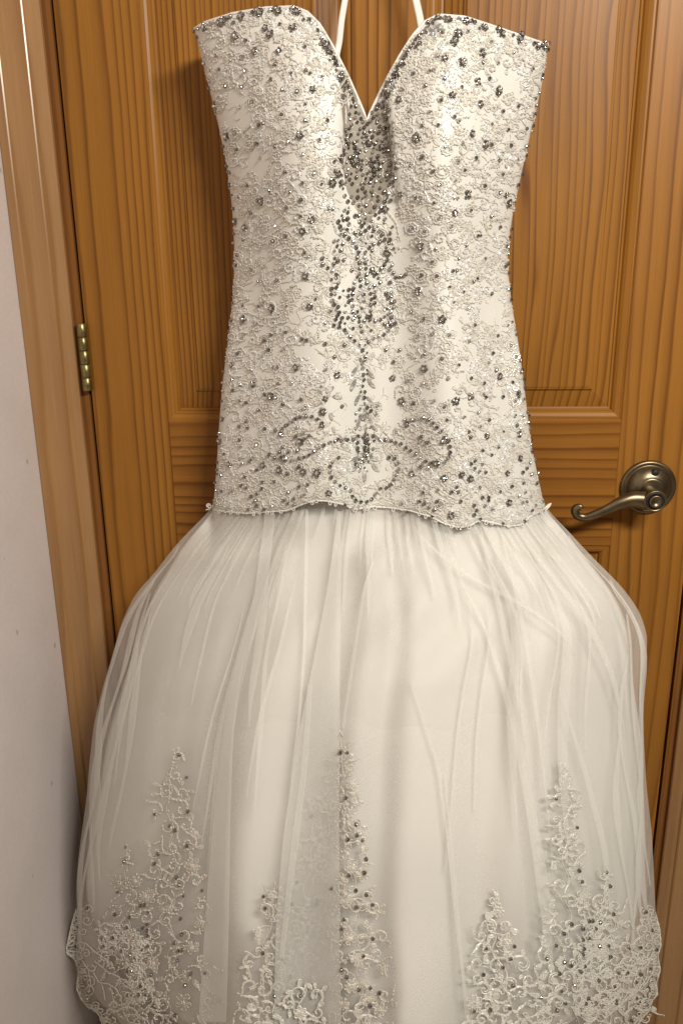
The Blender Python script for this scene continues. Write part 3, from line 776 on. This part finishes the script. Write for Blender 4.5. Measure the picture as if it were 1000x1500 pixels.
for a, b, l, ang in ((385, 1270, 60, 1.57), (400, 1235, 40, 1.2), (370, 1235, 40, 1.9), (455, 395, 45, .5), (430, 365, 40, 1.0), (405, 640, 46, 1.57), (470, 790, 40, 1.57), (400, 880, 50, 1.4), (435, 865, 36, 1.4)):
    crystals.append((440+a/4.41, 150+b/4.41, l/4.41, ang))
for i in range(8): crystals.append((636+6.5*math.cos(i*.785), 45+8*math.sin(i*.785), 11, i*.785))
# meshes shared by the individual stones
def mesh_of(name, mbs, mats):
    me = bpy.data.meshes.new(name); V = []; Fc = []; mi = []; k = 0
    for b, m_i in mbs:
        vv = np.concatenate(b.v); V.append(vv); Fc += [tuple(i+k for i in f) for f in b.f]; mi += [m_i]*len(b.f); k += len(vv)
    me.from_pydata(np.concatenate(V).tolist(), [], Fc)
    for m in mats: me.materials.append(m)
    me.polygons.foreach_set("material_index", mi); me.update(); return me
cl_meshes = []
for vnt in range(4):
    a = MB(); n5 = (5, 6, 4, 5)[vnt]
    for i in range(n5):
        q = i*2*math.pi/n5+.3*vnt; rr = rnd.uniform(.36, .46)
        a.add(IV1@rotm()*rr*np.array([1, 1, .8])+np.array([.72*math.cos(q), .72*math.sin(q), .25]), IF1)
    c = MB(); c.add(IV1@rotm()*.42+np.array([0, 0, .42]), IF1)
    cl_meshes.append(mesh_of("rhinestone_cluster", [(a, 0), (c, 1)], [M_BEAD, M_STONE]))
a = MB()
ring = [(.5*math.cos(t), .21*math.sin(t)*(abs(math.sin(t))**.25), 0) for t in np.linspace(0, 2*math.pi, 13)[:-1]]
table = [(x*.55, y*.5, .16) for x, y, z in ring]
a.add(ring+table, [(i, (i+1) % 12, 12+(i+1) % 12, 12+i) for i in range(12)]+[tuple(range(12, 24))])
a = MB()
a.add(ring+[(-.22, 0, .17), (.22, 0, .17)], [(0, 1, 13), (1, 2, 13), (2, 3, 13), (3, 12, 13), (3, 4, 12), (4, 5, 12), (5, 6, 12), (6, 7, 12), (7, 8, 12), (8, 9, 12), (9, 13, 12), (9, 10, 13), (10, 11, 13), (11, 0, 13)])
cr_mesh = mesh_of("crystal_petal", [(a, 0)], [M_CRYS])
bead_mesh = mesh_of("bead", [((lambda q: (q.add(IV1, IF1), q)[1])(MB()), 0)], [M_BEAD])
bead_mesh_s = bead_mesh.copy(); bead_mesh_s.materials[0] = M_BEAD_S
PXM = 1/1230.0
def put(name, me, px, py, off, scale, spin, fY=bodY):
    x = np.array([px]); y = np.array([py])
    n = surfN(fY, x, y)[0]; P = unproj(x, y, fY(x, y))[0]+n*off
    o = bpy.data.objects.new(name, me); COL.objects.link(o); o.parent = dress
    z = Vector(n); xx = Vector((math.cos(spin), 0, -math.sin(spin))); xx = (xx-z*xx.dot(z)).normalized(); yy = z.cross(xx)
    R = Matrix((xx, yy, z)).transposed().to_4x4()
    o.matrix_local = Matrix.Translation(Vector(P)-Vector(dress.location))@R@Matrix.Diagonal((scale, scale, scale, 1))
    return o
for i, (x, y, s_) in enumerate(clusters[:300]):
    put("rhinestone_cluster", cl_meshes[i % 4], x, y, .0008, s_*PXM*.88, rnd.uniform(0, 6))
for x, y, l, ang in crystals:
    put("crystal_petal", cr_mesh, x, y, .0012, l*PXM*1.05, ang)
order = sorted(beads, key=lambda b: -b[2])
for x, y, r in order[:300]:
    put("bead", rnd.choice((bead_mesh, bead_mesh, bead_mesh, bead_mesh, bead_mesh_s)), x, y, r*.75, r, rnd.uniform(0, 6))
mbs_ = [MB(), MB()]
for x, y, r in order[300:]:
    mb = mbs_[rnd.random() < .33]
    xa, ya = np.array([x]), np.array([y])
    P = unproj(xa, ya, bodY(xa, ya))[0]+surfN(bodY, xa, ya)[0]*r*.75
    mb.add(IV1@rotm()*r+P, IF1)
for q_, m_ in zip(mbs_, (M_BEAD, M_BEAD_S)):
    o = q_.build("small_bead", m_, dress); o['kind'] = 'stuff'

# ---- darker see-through taupe patch over the gusset between the cups
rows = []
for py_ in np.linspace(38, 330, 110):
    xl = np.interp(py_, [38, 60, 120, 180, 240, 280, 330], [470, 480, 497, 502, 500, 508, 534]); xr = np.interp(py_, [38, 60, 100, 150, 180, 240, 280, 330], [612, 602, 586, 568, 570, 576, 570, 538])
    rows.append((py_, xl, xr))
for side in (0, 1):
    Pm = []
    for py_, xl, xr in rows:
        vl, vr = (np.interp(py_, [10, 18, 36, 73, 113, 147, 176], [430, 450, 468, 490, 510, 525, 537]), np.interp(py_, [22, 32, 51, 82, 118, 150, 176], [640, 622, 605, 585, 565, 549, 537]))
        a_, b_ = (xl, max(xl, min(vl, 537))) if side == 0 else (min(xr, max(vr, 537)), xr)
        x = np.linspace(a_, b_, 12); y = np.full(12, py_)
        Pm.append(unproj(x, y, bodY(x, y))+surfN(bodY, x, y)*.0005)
    mb = MB(); mb.grid(np.array(Pm)); mb.build("gusset_overlay", M_GUSSET_NET, dress, True)

# ---- hanging loops
for pts, wd in (([(530, 75), (484, 125), (497, 60), (500, 30), (505, 0), (512, -60), (530, -160), (548, -260)], .0035), ([(625, 75), (634, 110), (618, 45), (614, 22), (609, 0), (598, -60), (575, -160), (556, -260)], .0042)):
    p = dense(pts[1:], 8); yy = np.interp(p[:, 1], [-260, 0, 70], [-.03, -.042, -.062])
    P = unproj(p[:, 0], p[:, 1], yy)
    T = np.gradient(P, axis=0); T /= np.linalg.norm(T, axis=1, keepdims=True)
    B = np.cross(T, np.array([.25, -1, .1])); B /= np.linalg.norm(B, axis=1, keepdims=True)
    mb = MB(); mb.grid(np.stack([P-B*wd, P-B*wd*.2+[0, -.0008, 0], P+B*wd*.3+[0, .0004, 0], P+B*wd], axis=1))
    o = mb.build("hanging_loop", M_RIBBON, dress, True); m_ = o.modifiers.new("thick", 'SOLIDIFY'); m_.thickness = .0008

# ================================================================== skirt
SLp = [(715, 317), (745, 311), (765, 290), (800, 256), (840, 226), (870, 198), (910, 179), (960, 165), (1010, 150), (1060, 138), (1110, 132), (1170, 127), (1240, 117), (1290, 112), (1350, 113), (1390, 112), (1430, 118), (1470, 128), (1500, 140), (1560, 165)]
SRp = [(715, 790), (745, 799), (775, 829), (810, 861), (835, 886), (860, 911), (895, 936), (930, 947.5), (980, 945), (1010, 941), (1080, 942), (1150, 946), (1220, 954), (1300, 958), (1350, 960), (1385, 963), (1430, 962), (1470, 954), (1500, 942), (1560, 915)]
SL = curve(SLp, 9); SR = curve(SRp, 9)
ISL = curve([(y, x+np.interp(y, [715, 745, 800, 850, 900, 960, 1050, 1100, 1200, 1300, 1350, 1400, 1450, 1560], [4, 6, 13, 22, 38, 34, 30, 24, 18, 14, 22, 62, 88, 110])) for y, x in SLp], 12)
ISR = curve([(y, x-np.interp(y, [715, 745, 800, 850, 900, 950, 1000, 1080, 1150, 1220, 1300, 1350, 1400, 1450, 1560], [3, 4, 8, 20, 29, 30, 18, 11, 10, 18, 20, 34, 60, 76, 90])) for y, x in SRp], 12)
DS = curve([(700, .084), (745, .095), (800, .110), (900, .140), (1050, .185), (1250, .235), (1560, .29)], 40)
def sk_s(px, py, l=SL, r=SR):
    a, b = l(py), r(py); return (px-(a+b)/2)/((b-a)/2)
def skbase(s, py): return -(.066+np.interp(py, [745, 1000, 1500], [0, .03, .06]))-DS(py)*np.clip(1-np.abs(s)**2.3, 0, 1)**.62
def folds(s, py, amp):
    g_ = np.interp(py, [740, 850, 1100, 1500], [.22, .5, .9, 1.1])*amp
    f = .007*np.sin(s*11+.5)+.0022*np.sin(s*52+2*np.sin(s*9))*np.interp(py, [740, 1000, 1300], [1, .8, .3])+.0045*np.sin(s*19+2.0+py*.0012)+.0028*np.sin(s*33+1+py*.002)
    return g_*f*np.clip(1.05-np.abs(s)**4, 0, 1)
def tuck(Y, px, py, gap):
    t = np.clip((815-py)/55, 0, 1)
    return Y+t*np.maximum(0, bodY(px, np.minimum(py, 738))+gap-Y)
def underY(px, py):
    s = np.clip(sk_s(px, py, ISL, ISR), -1, 1)
    y = skbase(s, py)+.012
    st = np.interp(px, [440, 500, 550, 605, 700, 820], [0, -.002, 0, .008, .006, 0])*np.interp(py, [800, 1000, 1300], [0, 1, .9])
    y = y-st-.8*folds(s, py, 1)
    # soft lumps of the gathered net petticoat below the hip
    lum = .55*gauss(py, 835, 42)*(.006*np.sin(px*.035+1)+.004*np.sin(px*.083+py*.03))
    lum = lum+gauss(py, 900, 60)*.005*np.sin(px*.05+py*.045)
    return tuck(y-lum, px, py, .0042)
def midY(px, py):
    s = np.clip(sk_s(px, py), -1, 1)
    return tuck(np.minimum(skbase(s, py)+.005-folds(s, py, 1), underY(px, py)-.003), px, py, .003)
def outY(px, py):
    s = np.clip(sk_s(px, py), -1, 1)
    return tuck(np.minimum(skbase(s, py)-folds(s, py, 1.1)-.002, midY(px, py)-.003), px, py, .0016)
def hem_y(s, lay=0):
    s = np.abs(s); return np.interp(s, [0, .55, .8, .9, .96, 1.0], [1575, 1565, 1535, 1500, 1462, 1405])+lay
def sheet(l, r, fY, y0, lay, ncol=140, nrow=110, rough=0, seed=0, inset=1.0):
    sc = np.sin(np.linspace(-math.pi/2, math.pi/2, ncol)*.99)*inset
    yb = hem_y(sc, lay)[None, :]
    t = np.linspace(0, 1, nrow)[:, None]
    top_ = y0 if np.isscalar(y0) else y0(px_of(sc, 740, l, r))[None, :]
    py = top_+(yb-top_)*t
    px = px_of(sc[None, :], py, l, r)
    return unproj(px, py, fY(px, py))
# opaque underskirt
mb = MB(); g0 = sheet(ISL, ISR, underY, 722, -10)
# close it round the back
bk = [g0[:, -1]]
for t in np.linspace(0, 1, 14)[1:-1]:
    c = g0[:, -1]*(1-t)+g0[:, 0]*t; c = c.copy(); c[:, 1] = np.minimum(c[:, 1]+.05*math.sin(math.pi*t)**.5, -.02); bk.append(c)
mb.grid(np.concatenate([g0, np.stack(bk+[g0[:, 0]], 1)[:, 1:]], axis=1)); mb.build("underskirt", M_LINING, dress, True)
MSL = curve([(y, (SL(y)*.12+ISL(y)*.88)) for y in range(720, 1561, 20)], 8); MSR = curve([(y, (SR(y)*.12+ISR(y)*.88)) for y in range(720, 1561, 20)], 8)
mb = MB(); mb.grid(sheet(MSL, MSR, midY, 722, -6)); mb.build("inner_net", M_TULLE_MID, dress, True)
def petti():
    sc = np.sin(np.linspace(-math.pi/2, math.pi/2, 140)*.99)
    yb = (1060+9*np.sin(sc*9)+6*np.sin(sc*23+1)-26*np.abs(sc)**3)[None, :]; t = np.linspace(0, 1, 70)[:, None]; py = 722+(yb-722)*t
    px = px_of(sc[None, :], py, ISL, ISR); return unproj(px, py, underY(px, py)-.0018)
mb = MB(); mb.grid(petti()); mb.build("petticoat_net", M_PETTI, dress, True)
mb = MB(); g1 = sheet(SL, SR, outY, 724, 0, 220, 150); mb.grid(g1)
# rear half of the outer tulle, rolling back behind the sides
rear = [g1[:, -1]]
for t in np.linspace(0, 1, 26)[1:-1]:
    c = (g1[:, -1]*(1-t)+g1[:, 0]*t).copy(); c[:, 1] = np.minimum(c[:, 1]+.075*min(1, 6*t, 6*(1-t))**.5, -.012); rear.append(c)
mb.grid(np.stack(rear+[g1[:, 0]], 1)); mb.build("tulle_overskirt", M_TULLE_OUT, dress, True)

# pleats: flattened folds of tulle, each a doubled strip with rolled edges
def pleat(left, right, off=.0022, mat=M_TULLE_FOLD, taper=False):
    y0, y1 = left[0][1], left[-1][1]
    py = np.arange(y0, y1, 7.0)
    lx = np.interp(py, [p[1] for p in left], [p[0] for p in left]); rx = np.interp(py, [p[1] for p in right], [p[0] for p in right])
    kk = np.ones(7)/7
    if len(py) > 14:
        lx = np.convolve(np.pad(lx, 3, mode='edge'), kk, 'valid'); rx = np.convolve(np.pad(rx, 3, mode='edge'), kk, 'valid')
    if taper:
        tt = np.linspace(0, 1, len(py)); k_ = np.clip(np.minimum(tt, 1-tt)*4, .02, 1)**.8; md = (lx+rx)/2; lx = md+(lx-md)*k_; rx = md+(rx-md)*k_; off = off*k_-.0008*(1-k_)
    lo = np.minimum(lx, rx); hi = np.maximum(lx, rx)+(.8 if not taper else .3)
    cols = []
    fr_ = (0, .25, .5, .75, 1)
    for u in fr_: cols.append((lo+(hi-lo)*u, off+.0006))
    cols += [(hi+.7, off+.0001), (hi+.9, off-.0005), (hi+.6, off-.0010)]
    for u in fr_[::-1]: cols.append((lo+(hi-lo)*u, off-.0013))
    cols += [(lo-.6, off-.0010), (lo-.9, off-.0005), (lo-.7, off+.0001)]
    cols.append(cols[0])
    G_ = []
    for x, d in cols:
        P = unproj(x, py, outY(x, py)); G_.append(P+np.array([0, -1, 0])*(np.zeros(len(x))+d)[:, None])
    mb = MB(); mb.grid(np.stack(G_, 1)); return mb.build("tulle_fold", mat, dress, True)
pleat([(389, 752), (372, 880), (345, 970), (330, 1060), (316, 1180), (303, 1330), (292, 1500)], [(402, 752), (388, 880), (352, 985), (340, 1080), (336, 1200), (334, 1350), (330, 1500)])
pleat([(448, 745), (446, 860), (444, 960), (436, 1060), (424, 1160)], [(450, 745), (449, 860), (446, 960), (438, 1060), (425, 1160)])
pleat([(495, 748), (482, 850), (463, 950), (437, 1080), (416, 1220), (405, 1350), (402, 1545)], [(497, 748), (498, 850), (496, 1000), (495, 1200), (496, 1400), (499, 1545)], .0034)
pleat([(419, 775), (411, 850), (402, 895), (387, 960), (378, 1080), (370, 1200)], [(421, 775), (417, 850), (404, 895), (391, 960), (384, 1080), (372, 1200)], .0022, M_CREASE, True)
pleat([(572, 790), (548, 800 + 20), (533, 850), (516, 960), (500, 1066)][1:], [(549, 820), (536, 850), (519, 960), (502, 1066)])
pleat([(452, 1000), (442, 1120), (424, 1260), (410, 1400)], [(456, 1000), (449, 1120), (432, 1260), (414, 1400)], .0045)
pleat([(640, 772), (672, 850), (706, 915), (728, 985), (752, 1080), (772, 1200), (786, 1300), (800, 1420), (812, 1500)], [(643, 772), (676, 850), (711, 915), (734, 985), (762, 1080), (785, 1200), (803, 1300), (812, 1420), (816, 1500)], .0022, M_CREASE, True)
pleat([(700, 770), (718, 850), (742, 960), (764, 1060), (772, 1130)], [(703, 770), (724, 850), (750, 960), (769, 1060), (775, 1130)], .0022, M_CREASE, True)
pleat([(730, 775), (748, 850), (770, 960), (785, 1060), (797, 1160), (808, 1260)], [(733, 775), (755, 850), (776, 960), (790, 1060), (800, 1160), (809, 1260)], .0022, M_CREASE, True)
pleat([(650, 1140), (662, 1260), (672, 1380), (684, 1540)], [(652, 1140), (664, 1260), (675, 1380), (687, 1540)], .0022, M_CREASE, True)
pleat([(600, 1000), (640, 1120), (655, 1240), (672, 1400), (690, 1540)], [(601, 1000), (642, 1120), (658, 1240), (676, 1400), (694, 1540)], .0022, M_CREASE, True)
pleat([(596, 770), (660, 830), (730, 870), (790, 900), (850, 960)], [(600, 770), (668, 830), (738, 870), (798, 900), (852, 960)], .0022, M_CREASE, True)
pleat([(760, 775), (800, 840), (850, 900), (890, 980), (915, 1080)], [(763, 775), (808, 840), (860, 900), (897, 980), (917, 1080)], .0022, M_CREASE, True)
pleat([(815, 1000), (850, 1120), (880, 1240), (895, 1360)], [(817, 1000), (856, 1120), (888, 1240), (897, 1360)], .0022, M_CREASE, True)
for i in range(20):   # creases fanning from the waist to both sides
    s0_ = rnd.choice((-1, 1))*rnd.uniform(.35, .97); ya = rnd.uniform(755, 900); yb_ = ya+rnd.uniform(180, 480)
    if abs(s0_) < .9 and s0_ > 0 and rnd.random() < .3: ya += 200; yb_ = min(1480, yb_+200)
    yb_ = min(yb_, 1440)
    drift = rnd.uniform(-.08, .08); wd = rnd.uniform(.6, 5) if rnd.random() < .8 else rnd.uniform(8, 16)
    ys = np.linspace(ya, yb_, 9); cx_ = [px_of(np.clip(s0_+drift*((y-ya)/(yb_-ya))**1.5, -.985, .985), y, SL, SR) for y in ys]
    wv = wd*np.sin(np.linspace(.15, math.pi-.1, 9))
    pleat([(c-v/2, y) for c, v, y in zip(cx_, wv, ys)], [(c+v/2, y) for c, v, y in zip(cx_, wv, ys)], rnd.uniform(.0018, .0035), M_CREASE, True)
for i in range(70):   # short puckers where the tulle is gathered into the seam
    x0_ = rnd.uniform(325, 785); ya = float(ybot(x0_))-6; yb_ = ya+rnd.uniform(35, 170); s0_ = sk_s(x0_, 745)
    ys = np.linspace(ya, yb_, 8); cx_ = [px_of(np.clip(s0_, -.97, .97), y, SL, SR) for y in ys]; wd = rnd.uniform(.8, 6)
    pleat([(c-wd/2, y) for c, y in zip(cx_, ys)], [(c+wd/2, y) for c, y in zip(cx_, ys)], .0012, M_CREASE, True)
for sd_, lst in ((-1, ((.985, 800, 1380), (.96, 840, 1340), (.92, 870, 1300), (.88, 900, 1250), (.975, 1000, 1420))), (1, ((.985, 850, 1300), (.96, 900, 1380), (.93, 960, 1420), (.90, 1000, 1380), (.975, 1150, 1440)))):
    for s0_, ya, yb_ in lst:
        ys = np.linspace(ya, yb_, 12); ph = rnd.uniform(0, 6)
        cx_ = [px_of(sd_*min(.99, s0_+.02*math.sin(y*.018+ph)), y, SL, SR) for y in ys]; wv = [5+4*math.sin(y*.03+ph*2) for y in ys]
        pleat([(c-v/2, y) for c, v, y in zip(cx_, wv, ys)], [(c+v/2, y) for c, v, y in zip(cx_, wv, ys)], rnd.uniform(.002, .005), M_CREASE, True)

# ---- skirt lace
sk_beads = []
def lace_tree(axis, widths, fY, tr=.0009, dens=1.0, mat=None):
    ax = dense(axis, 3.0)
    mb = MB()
    thread(mb, ax[:max(6, len(ax)//6)], tr*1.1, fY); wob = ax.copy(); wob[:, 0] += 4*np.sin(np.arange(len(ax))*.35); thread(mb, wob, tr*.8, fY); seeds(ax[::2], fY, 2)
    pl = []
    y0, y1 = ax[0][1], ax[-1][1]
    area_ = np.trapezoid([np.interp(y, *zip(*widths)) for y in range(int(y0), int(y1))]) if hasattr(np, 'trapezoid') else (y1-y0)*30
    n = 0
    for _ in range(int(area_/9*dens)):
        y = rnd.uniform(y0+14, y1); hw = np.interp(y, [a for a, b in widths], [b for a, b in widths])
        x = np.interp(y, ax[:, 1], ax[:, 0])+rnd.uniform(-hw, hw)
        if any((a-x)**2+(b-y)**2 < (18.5 if dens > .9 else 21)**2 for a, b in pl): continue
        pl.append((x, y)); t = rnd.random(); R = rnd.uniform(8.5, 14)*min(1, .45+hw/22)
        if t < .72: m_scroll(mb, x, y, R, fY, tr=tr)
        elif t < .86: m_flower(mb, x, y, R*.85, fY, tr=tr)
        else: m_spray(mb, x, y, R*.9, fY, -1.57+rnd.uniform(-1, 1), tr=tr)
        for k_ in range(1): m_squig(mb, x+rnd.uniform(-9, 9), y+rnd.uniform(-9, 9), 8, fY, .00045)
        if rnd.random() < .15: sk_beads.append((x+rnd.uniform(-4, 4), y+rnd.uniform(-4, 4), fY))
    return mb.build("lace_applique", mat or M_THREAD_S, dress, True)
onmid = lambda a, b: midY(a, b)-.0006
onout = lambda a, b: outY(a, b)-.0008
lace_tree([(263, 1094), (260, 1110), (250, 1128), (248, 1180), (255, 1260), (252, 1350), (245, 1540)], [(1094, 1), (1130, 10), (1165, 20), (1220, 24), (1300, 42), (1400, 56), (1540, 64)], onout, .0008, .55, mat=M_THREAD_SHADE)
lace_tree([(187, 1238), (187, 1270), (190, 1330), (185, 1400), (200, 1500)], [(1238, 1), (1280, 10), (1340, 20), (1420, 30), (1500, 40)], onout, .0007, .6, mat=M_THREAD_SHADE)
lace_tree([(497, 1062), (502, 1120), (505, 1200), (518, 1300), (525, 1400), (530, 1555)], [(1062, 1), (1100, 12), (1200, 16), (1280, 28), (1400, 38), (1555, 48)], onout, .00085, mat=M_THREAD_SHADE)
lace_tree([(490, 1100), (476, 1180), (456, 1260), (440, 1340), (436, 1420), (440, 1540)], [(1100, 1), (1180, 15), (1260, 30), (1350, 36), (1540, 40)], onmid, .0007, .7)
lace_tree([(403, 1290), (398, 1330), (388, 1390), (385, 1450), (380, 1550)], [(1290, 1), (1330, 12), (1400, 24), (1550, 34)], onout, .0008, mat=M_THREAD_SHADE)
lace_tree([(818, 1114), (822, 1145), (832, 1175), (825, 1240), (830, 1320), (838, 1400), (845, 1530)], [(1114, 1), (1150, 8), (1200, 18), (1300, 26), (1380, 40), (1530, 66)], onout, .0009)
lace_tree([(884, 1265), (888, 1300), (882, 1350), (890, 1420), (900, 1500)], [(1265, 2), (1300, 10), (1360, 26), (1420, 44), (1500, 50)], onout, .0009)
lace_tree([(728, 1304), (722, 1345), (722, 1390), (745, 1440), (740, 1550)], [(1304, 1), (1345, 12), (1390, 30), (1440, 46), (1550, 64)], onout, .0009)
lace_tree([(448, 1440), (440, 1470), (440, 1550)], [(1440, 10), (1470, 34), (1550, 40)], lambda a, b: outY(a, b)-.0052, .0009)
# scalloped lace border at both lower corners
borders = [MB(), MB()]
edgeY = lambda a, b: outY(a, b)-.0004
def bcord(pts, r=.0013): thread(borders[pts[0][0] > 500], dense(pts, 2.2), r, edgeY, .0003, False, .3)
left_edge = [(113, 1330), (107, 1350), (102, 1372), (98, 1388), (99, 1397), (107, 1402), (112, 1408), (116, 1425), (113, 1448), (119, 1462), (128, 1473), (139, 1478), (147, 1488), (152, 1505), (168, 1520), (180, 1534), (200, 1540)]
bcord(left_edge, .0014)
for p in ([(143, 1412), (138, 1425), (146, 1439), (160, 1441), (172, 1449), (178, 1463), (182, 1482), (190, 1497), (205, 1500)], [(150, 1441), (153, 1452), (155, 1466)], [(162, 1443), (165, 1455), (167, 1465)], [(125, 1380), (140, 1394), (156, 1405), (170, 1420)], [(120, 1405), (130, 1420), (134, 1440), (130, 1455)], [(186, 1486), (200, 1486), (215, 1492), (225, 1510)], [(150, 1392), (166, 1384), (180, 1392), (186, 1410)], [(140, 1408), (160, 1424), (178, 1432)]): bcord(p, .001)
right_edge = [(958, 1335), (965, 1360), (967, 1385), (962, 1400), (966, 1420), (960, 1440), (962, 1456), (952, 1468), (950, 1480), (938, 1492), (930, 1506), (915, 1520), (895, 1532)]
bcord(right_edge, .0013)
for k_ in range(6):
    bcord([(958-k_*9, 1400+k_*5), (955-k_*9, 1425+k_*7), (940-k_*9, 1447+k_*7), (915-k_*8, 1462+k_*8)], .0009)
for ed, sg in ((left_edge, 1), (right_edge, -1)):
    b_ = borders[sg < 0]
    de = dense(ed, 9.5)
    for i, (x, y) in enumerate(de):
        for k_ in range(2):
            a = rnd.uniform(-.6, .6)
            thread(b_, petal_loop(x+sg*1.5, y+rnd.uniform(-3, 3), rnd.uniform(7, 13), rnd.uniform(2.4, 4), a if sg > 0 else math.pi-a, 12), .0008, edgeY, taper=False)
        if i % 2 == 0 and y < 1478:
            thread(b_, spiral(x+sg*rnd.uniform(14, 22), y+rnd.uniform(-5, 5), rnd.uniform(6, 9), rnd.uniform(0, 6), rnd.choice((-1, 1)), 1.2, .4), .0009, edgeY)
        if i % 3 == 0: sk_beads.append((x+sg*rnd.uniform(6, 16), y, edgeY))
for _ in range(46):
    if rnd.random() < .5: x, y = rnd.uniform(118, 215), rnd.uniform(1350, 1500)
    else: x, y = rnd.uniform(850, 955), rnd.uniform(1350, 1490)
    s_ = sk_s(x, y)
    border = borders[x > 500]
    if abs(s_) > .97: continue
    if y > hem_y(s_): continue
    m_scroll(border, x, y, rnd.uniform(6, 11), edgeY, tr=.0008)
    for k_ in range(4): m_squig(border, x+rnd.uniform(-10, 10), y+rnd.uniform(-10, 10), 8, edgeY, .0005)
    if rnd.random() < .35: sk_beads.append((x, y, edgeY))
for b_ in borders: b_.build("lace_border", M_THREAD_S, dress, True)
# sheer ground of the border, reaching out to the scallops
def netpatch(edge, inner):
    e = dense(edge, 4); t = np.linspace(0, 1, len(e)); i_ = dense(inner, 2); ti = np.linspace(0, 1, len(i_))
    ix, iy = np.interp(t, ti, i_[:, 0]), np.interp(t, ti, i_[:, 1])
    rows = []
    for u in np.linspace(0, 1, 8):
        x = e[:, 0]*(1-u)+ix*u; y = e[:, 1]*(1-u)+iy*u; P = unproj(x, y, outY(x, y)); P[:, 1] += .002; rows.append(P)
    mb = MB(); mb.grid(np.stack(rows, 0)); return mb.build("lace_net", M_LACENET, dress, True)
netpatch(left_edge, [(125, 1330), (150, 1390), (180, 1440), (210, 1480), (240, 1530)])
netpatch(right_edge, [(945, 1335), (920, 1390), (900, 1430), (885, 1470), (870, 1530)])
def S5(pts, ox, oy, sc, fY): sk_beads.extend([(ox+a/sc, oy+b/sc, onmid if 405 < ox+a/sc < 496 else fY) for a, b in pts])
S5([(465, 237), (275, 455), (397, 550), (475, 440), (105, 650), (97, 735), (298, 690), (275, 748), (405, 830), (557, 908), (445, 940), (55, 917), (190, 997), (213, 992), (238, 1035), (125, 1068), (112, 1127), (230, 1107), (203, 1130), (230, 1145), (230, 1175), (233, 1238), (430, 1075), (437, 1168), (392, 1220), (440, 1260), (412, 1322), (490, 1398), (458, 1468), (130, 1290), (160, 1303), (115, 1390), (255, 1405), (40, 1050)], 160, 1080, 4.054, onout)
S5([(432, 175), (425, 395), (472, 577), (435, 772), (510, 758), (467, 845), (403, 1035), (552, 1080), (505, 1165), (428, 1268), (480, 1330), (585, 1345), (540, 1405), (18, 875), (15, 1150), (110, 1178), (75, 1360), (280, 912), (255, 485), (160, 912), (235, 1340), (128, 1385)], 380, 1050, 3.333, onout)
S5([(490, 275), (597, 420), (605, 637), (620, 692), (745, 645), (762, 715), (655, 890), (690, 930), (778, 855), (530, 955), (625, 930), (492, 1015), (625, 985), (630, 1030), (625, 1060), (755, 1015), (765, 1070), (637, 1120), (530, 1098), (507, 1155), (705, 1190), (785, 1220), (640, 1305), (537, 1305), (495, 1340), (795, 1305), (285, 1018), (230, 1125), (130, 1160), (78, 1345), (167, 1338), (262, 1330), (415, 1275), (895, 1200), (850, 1150)], 670, 1090, 3.448, onout)
for x, y, fY in sk_beads[:170]:
    r = rnd.uniform(.0019, .0026)
    put("hem_bead", bead_mesh, x, y, r*.8, r, rnd.uniform(0, 6), fY)

# ---- clear seed beads caught in the lace, too small to pick apart
mb = MB()
sel = seedpts if len(seedpts) < 30000 else rnd.sample(seedpts, 30000)
A = np.array([p for p, r in sel]); Rr = np.array([r for p, r in sel])
VV = (A[:, None, :]+IV0[None]*Rr[:, None, None]).reshape(-1, 3)
k12 = (np.arange(len(sel))*12)[:, None, None]; FF = (np.array(IF0)[None]+k12).reshape(-1, 3)
me = bpy.data.meshes.new("seed_bead"); me.from_pydata((VV-np.array(dress.location)).tolist(), [], FF.tolist()); me.materials.append(M_SEED)
o = bpy.data.objects.new("seed_bead", me); COL.objects.link(o); o.parent = dress; o['kind'] = 'stuff'
print("lace", lace_count, "beads", len(beads), "clusters", len(clusters), "seeds", len(seedpts))
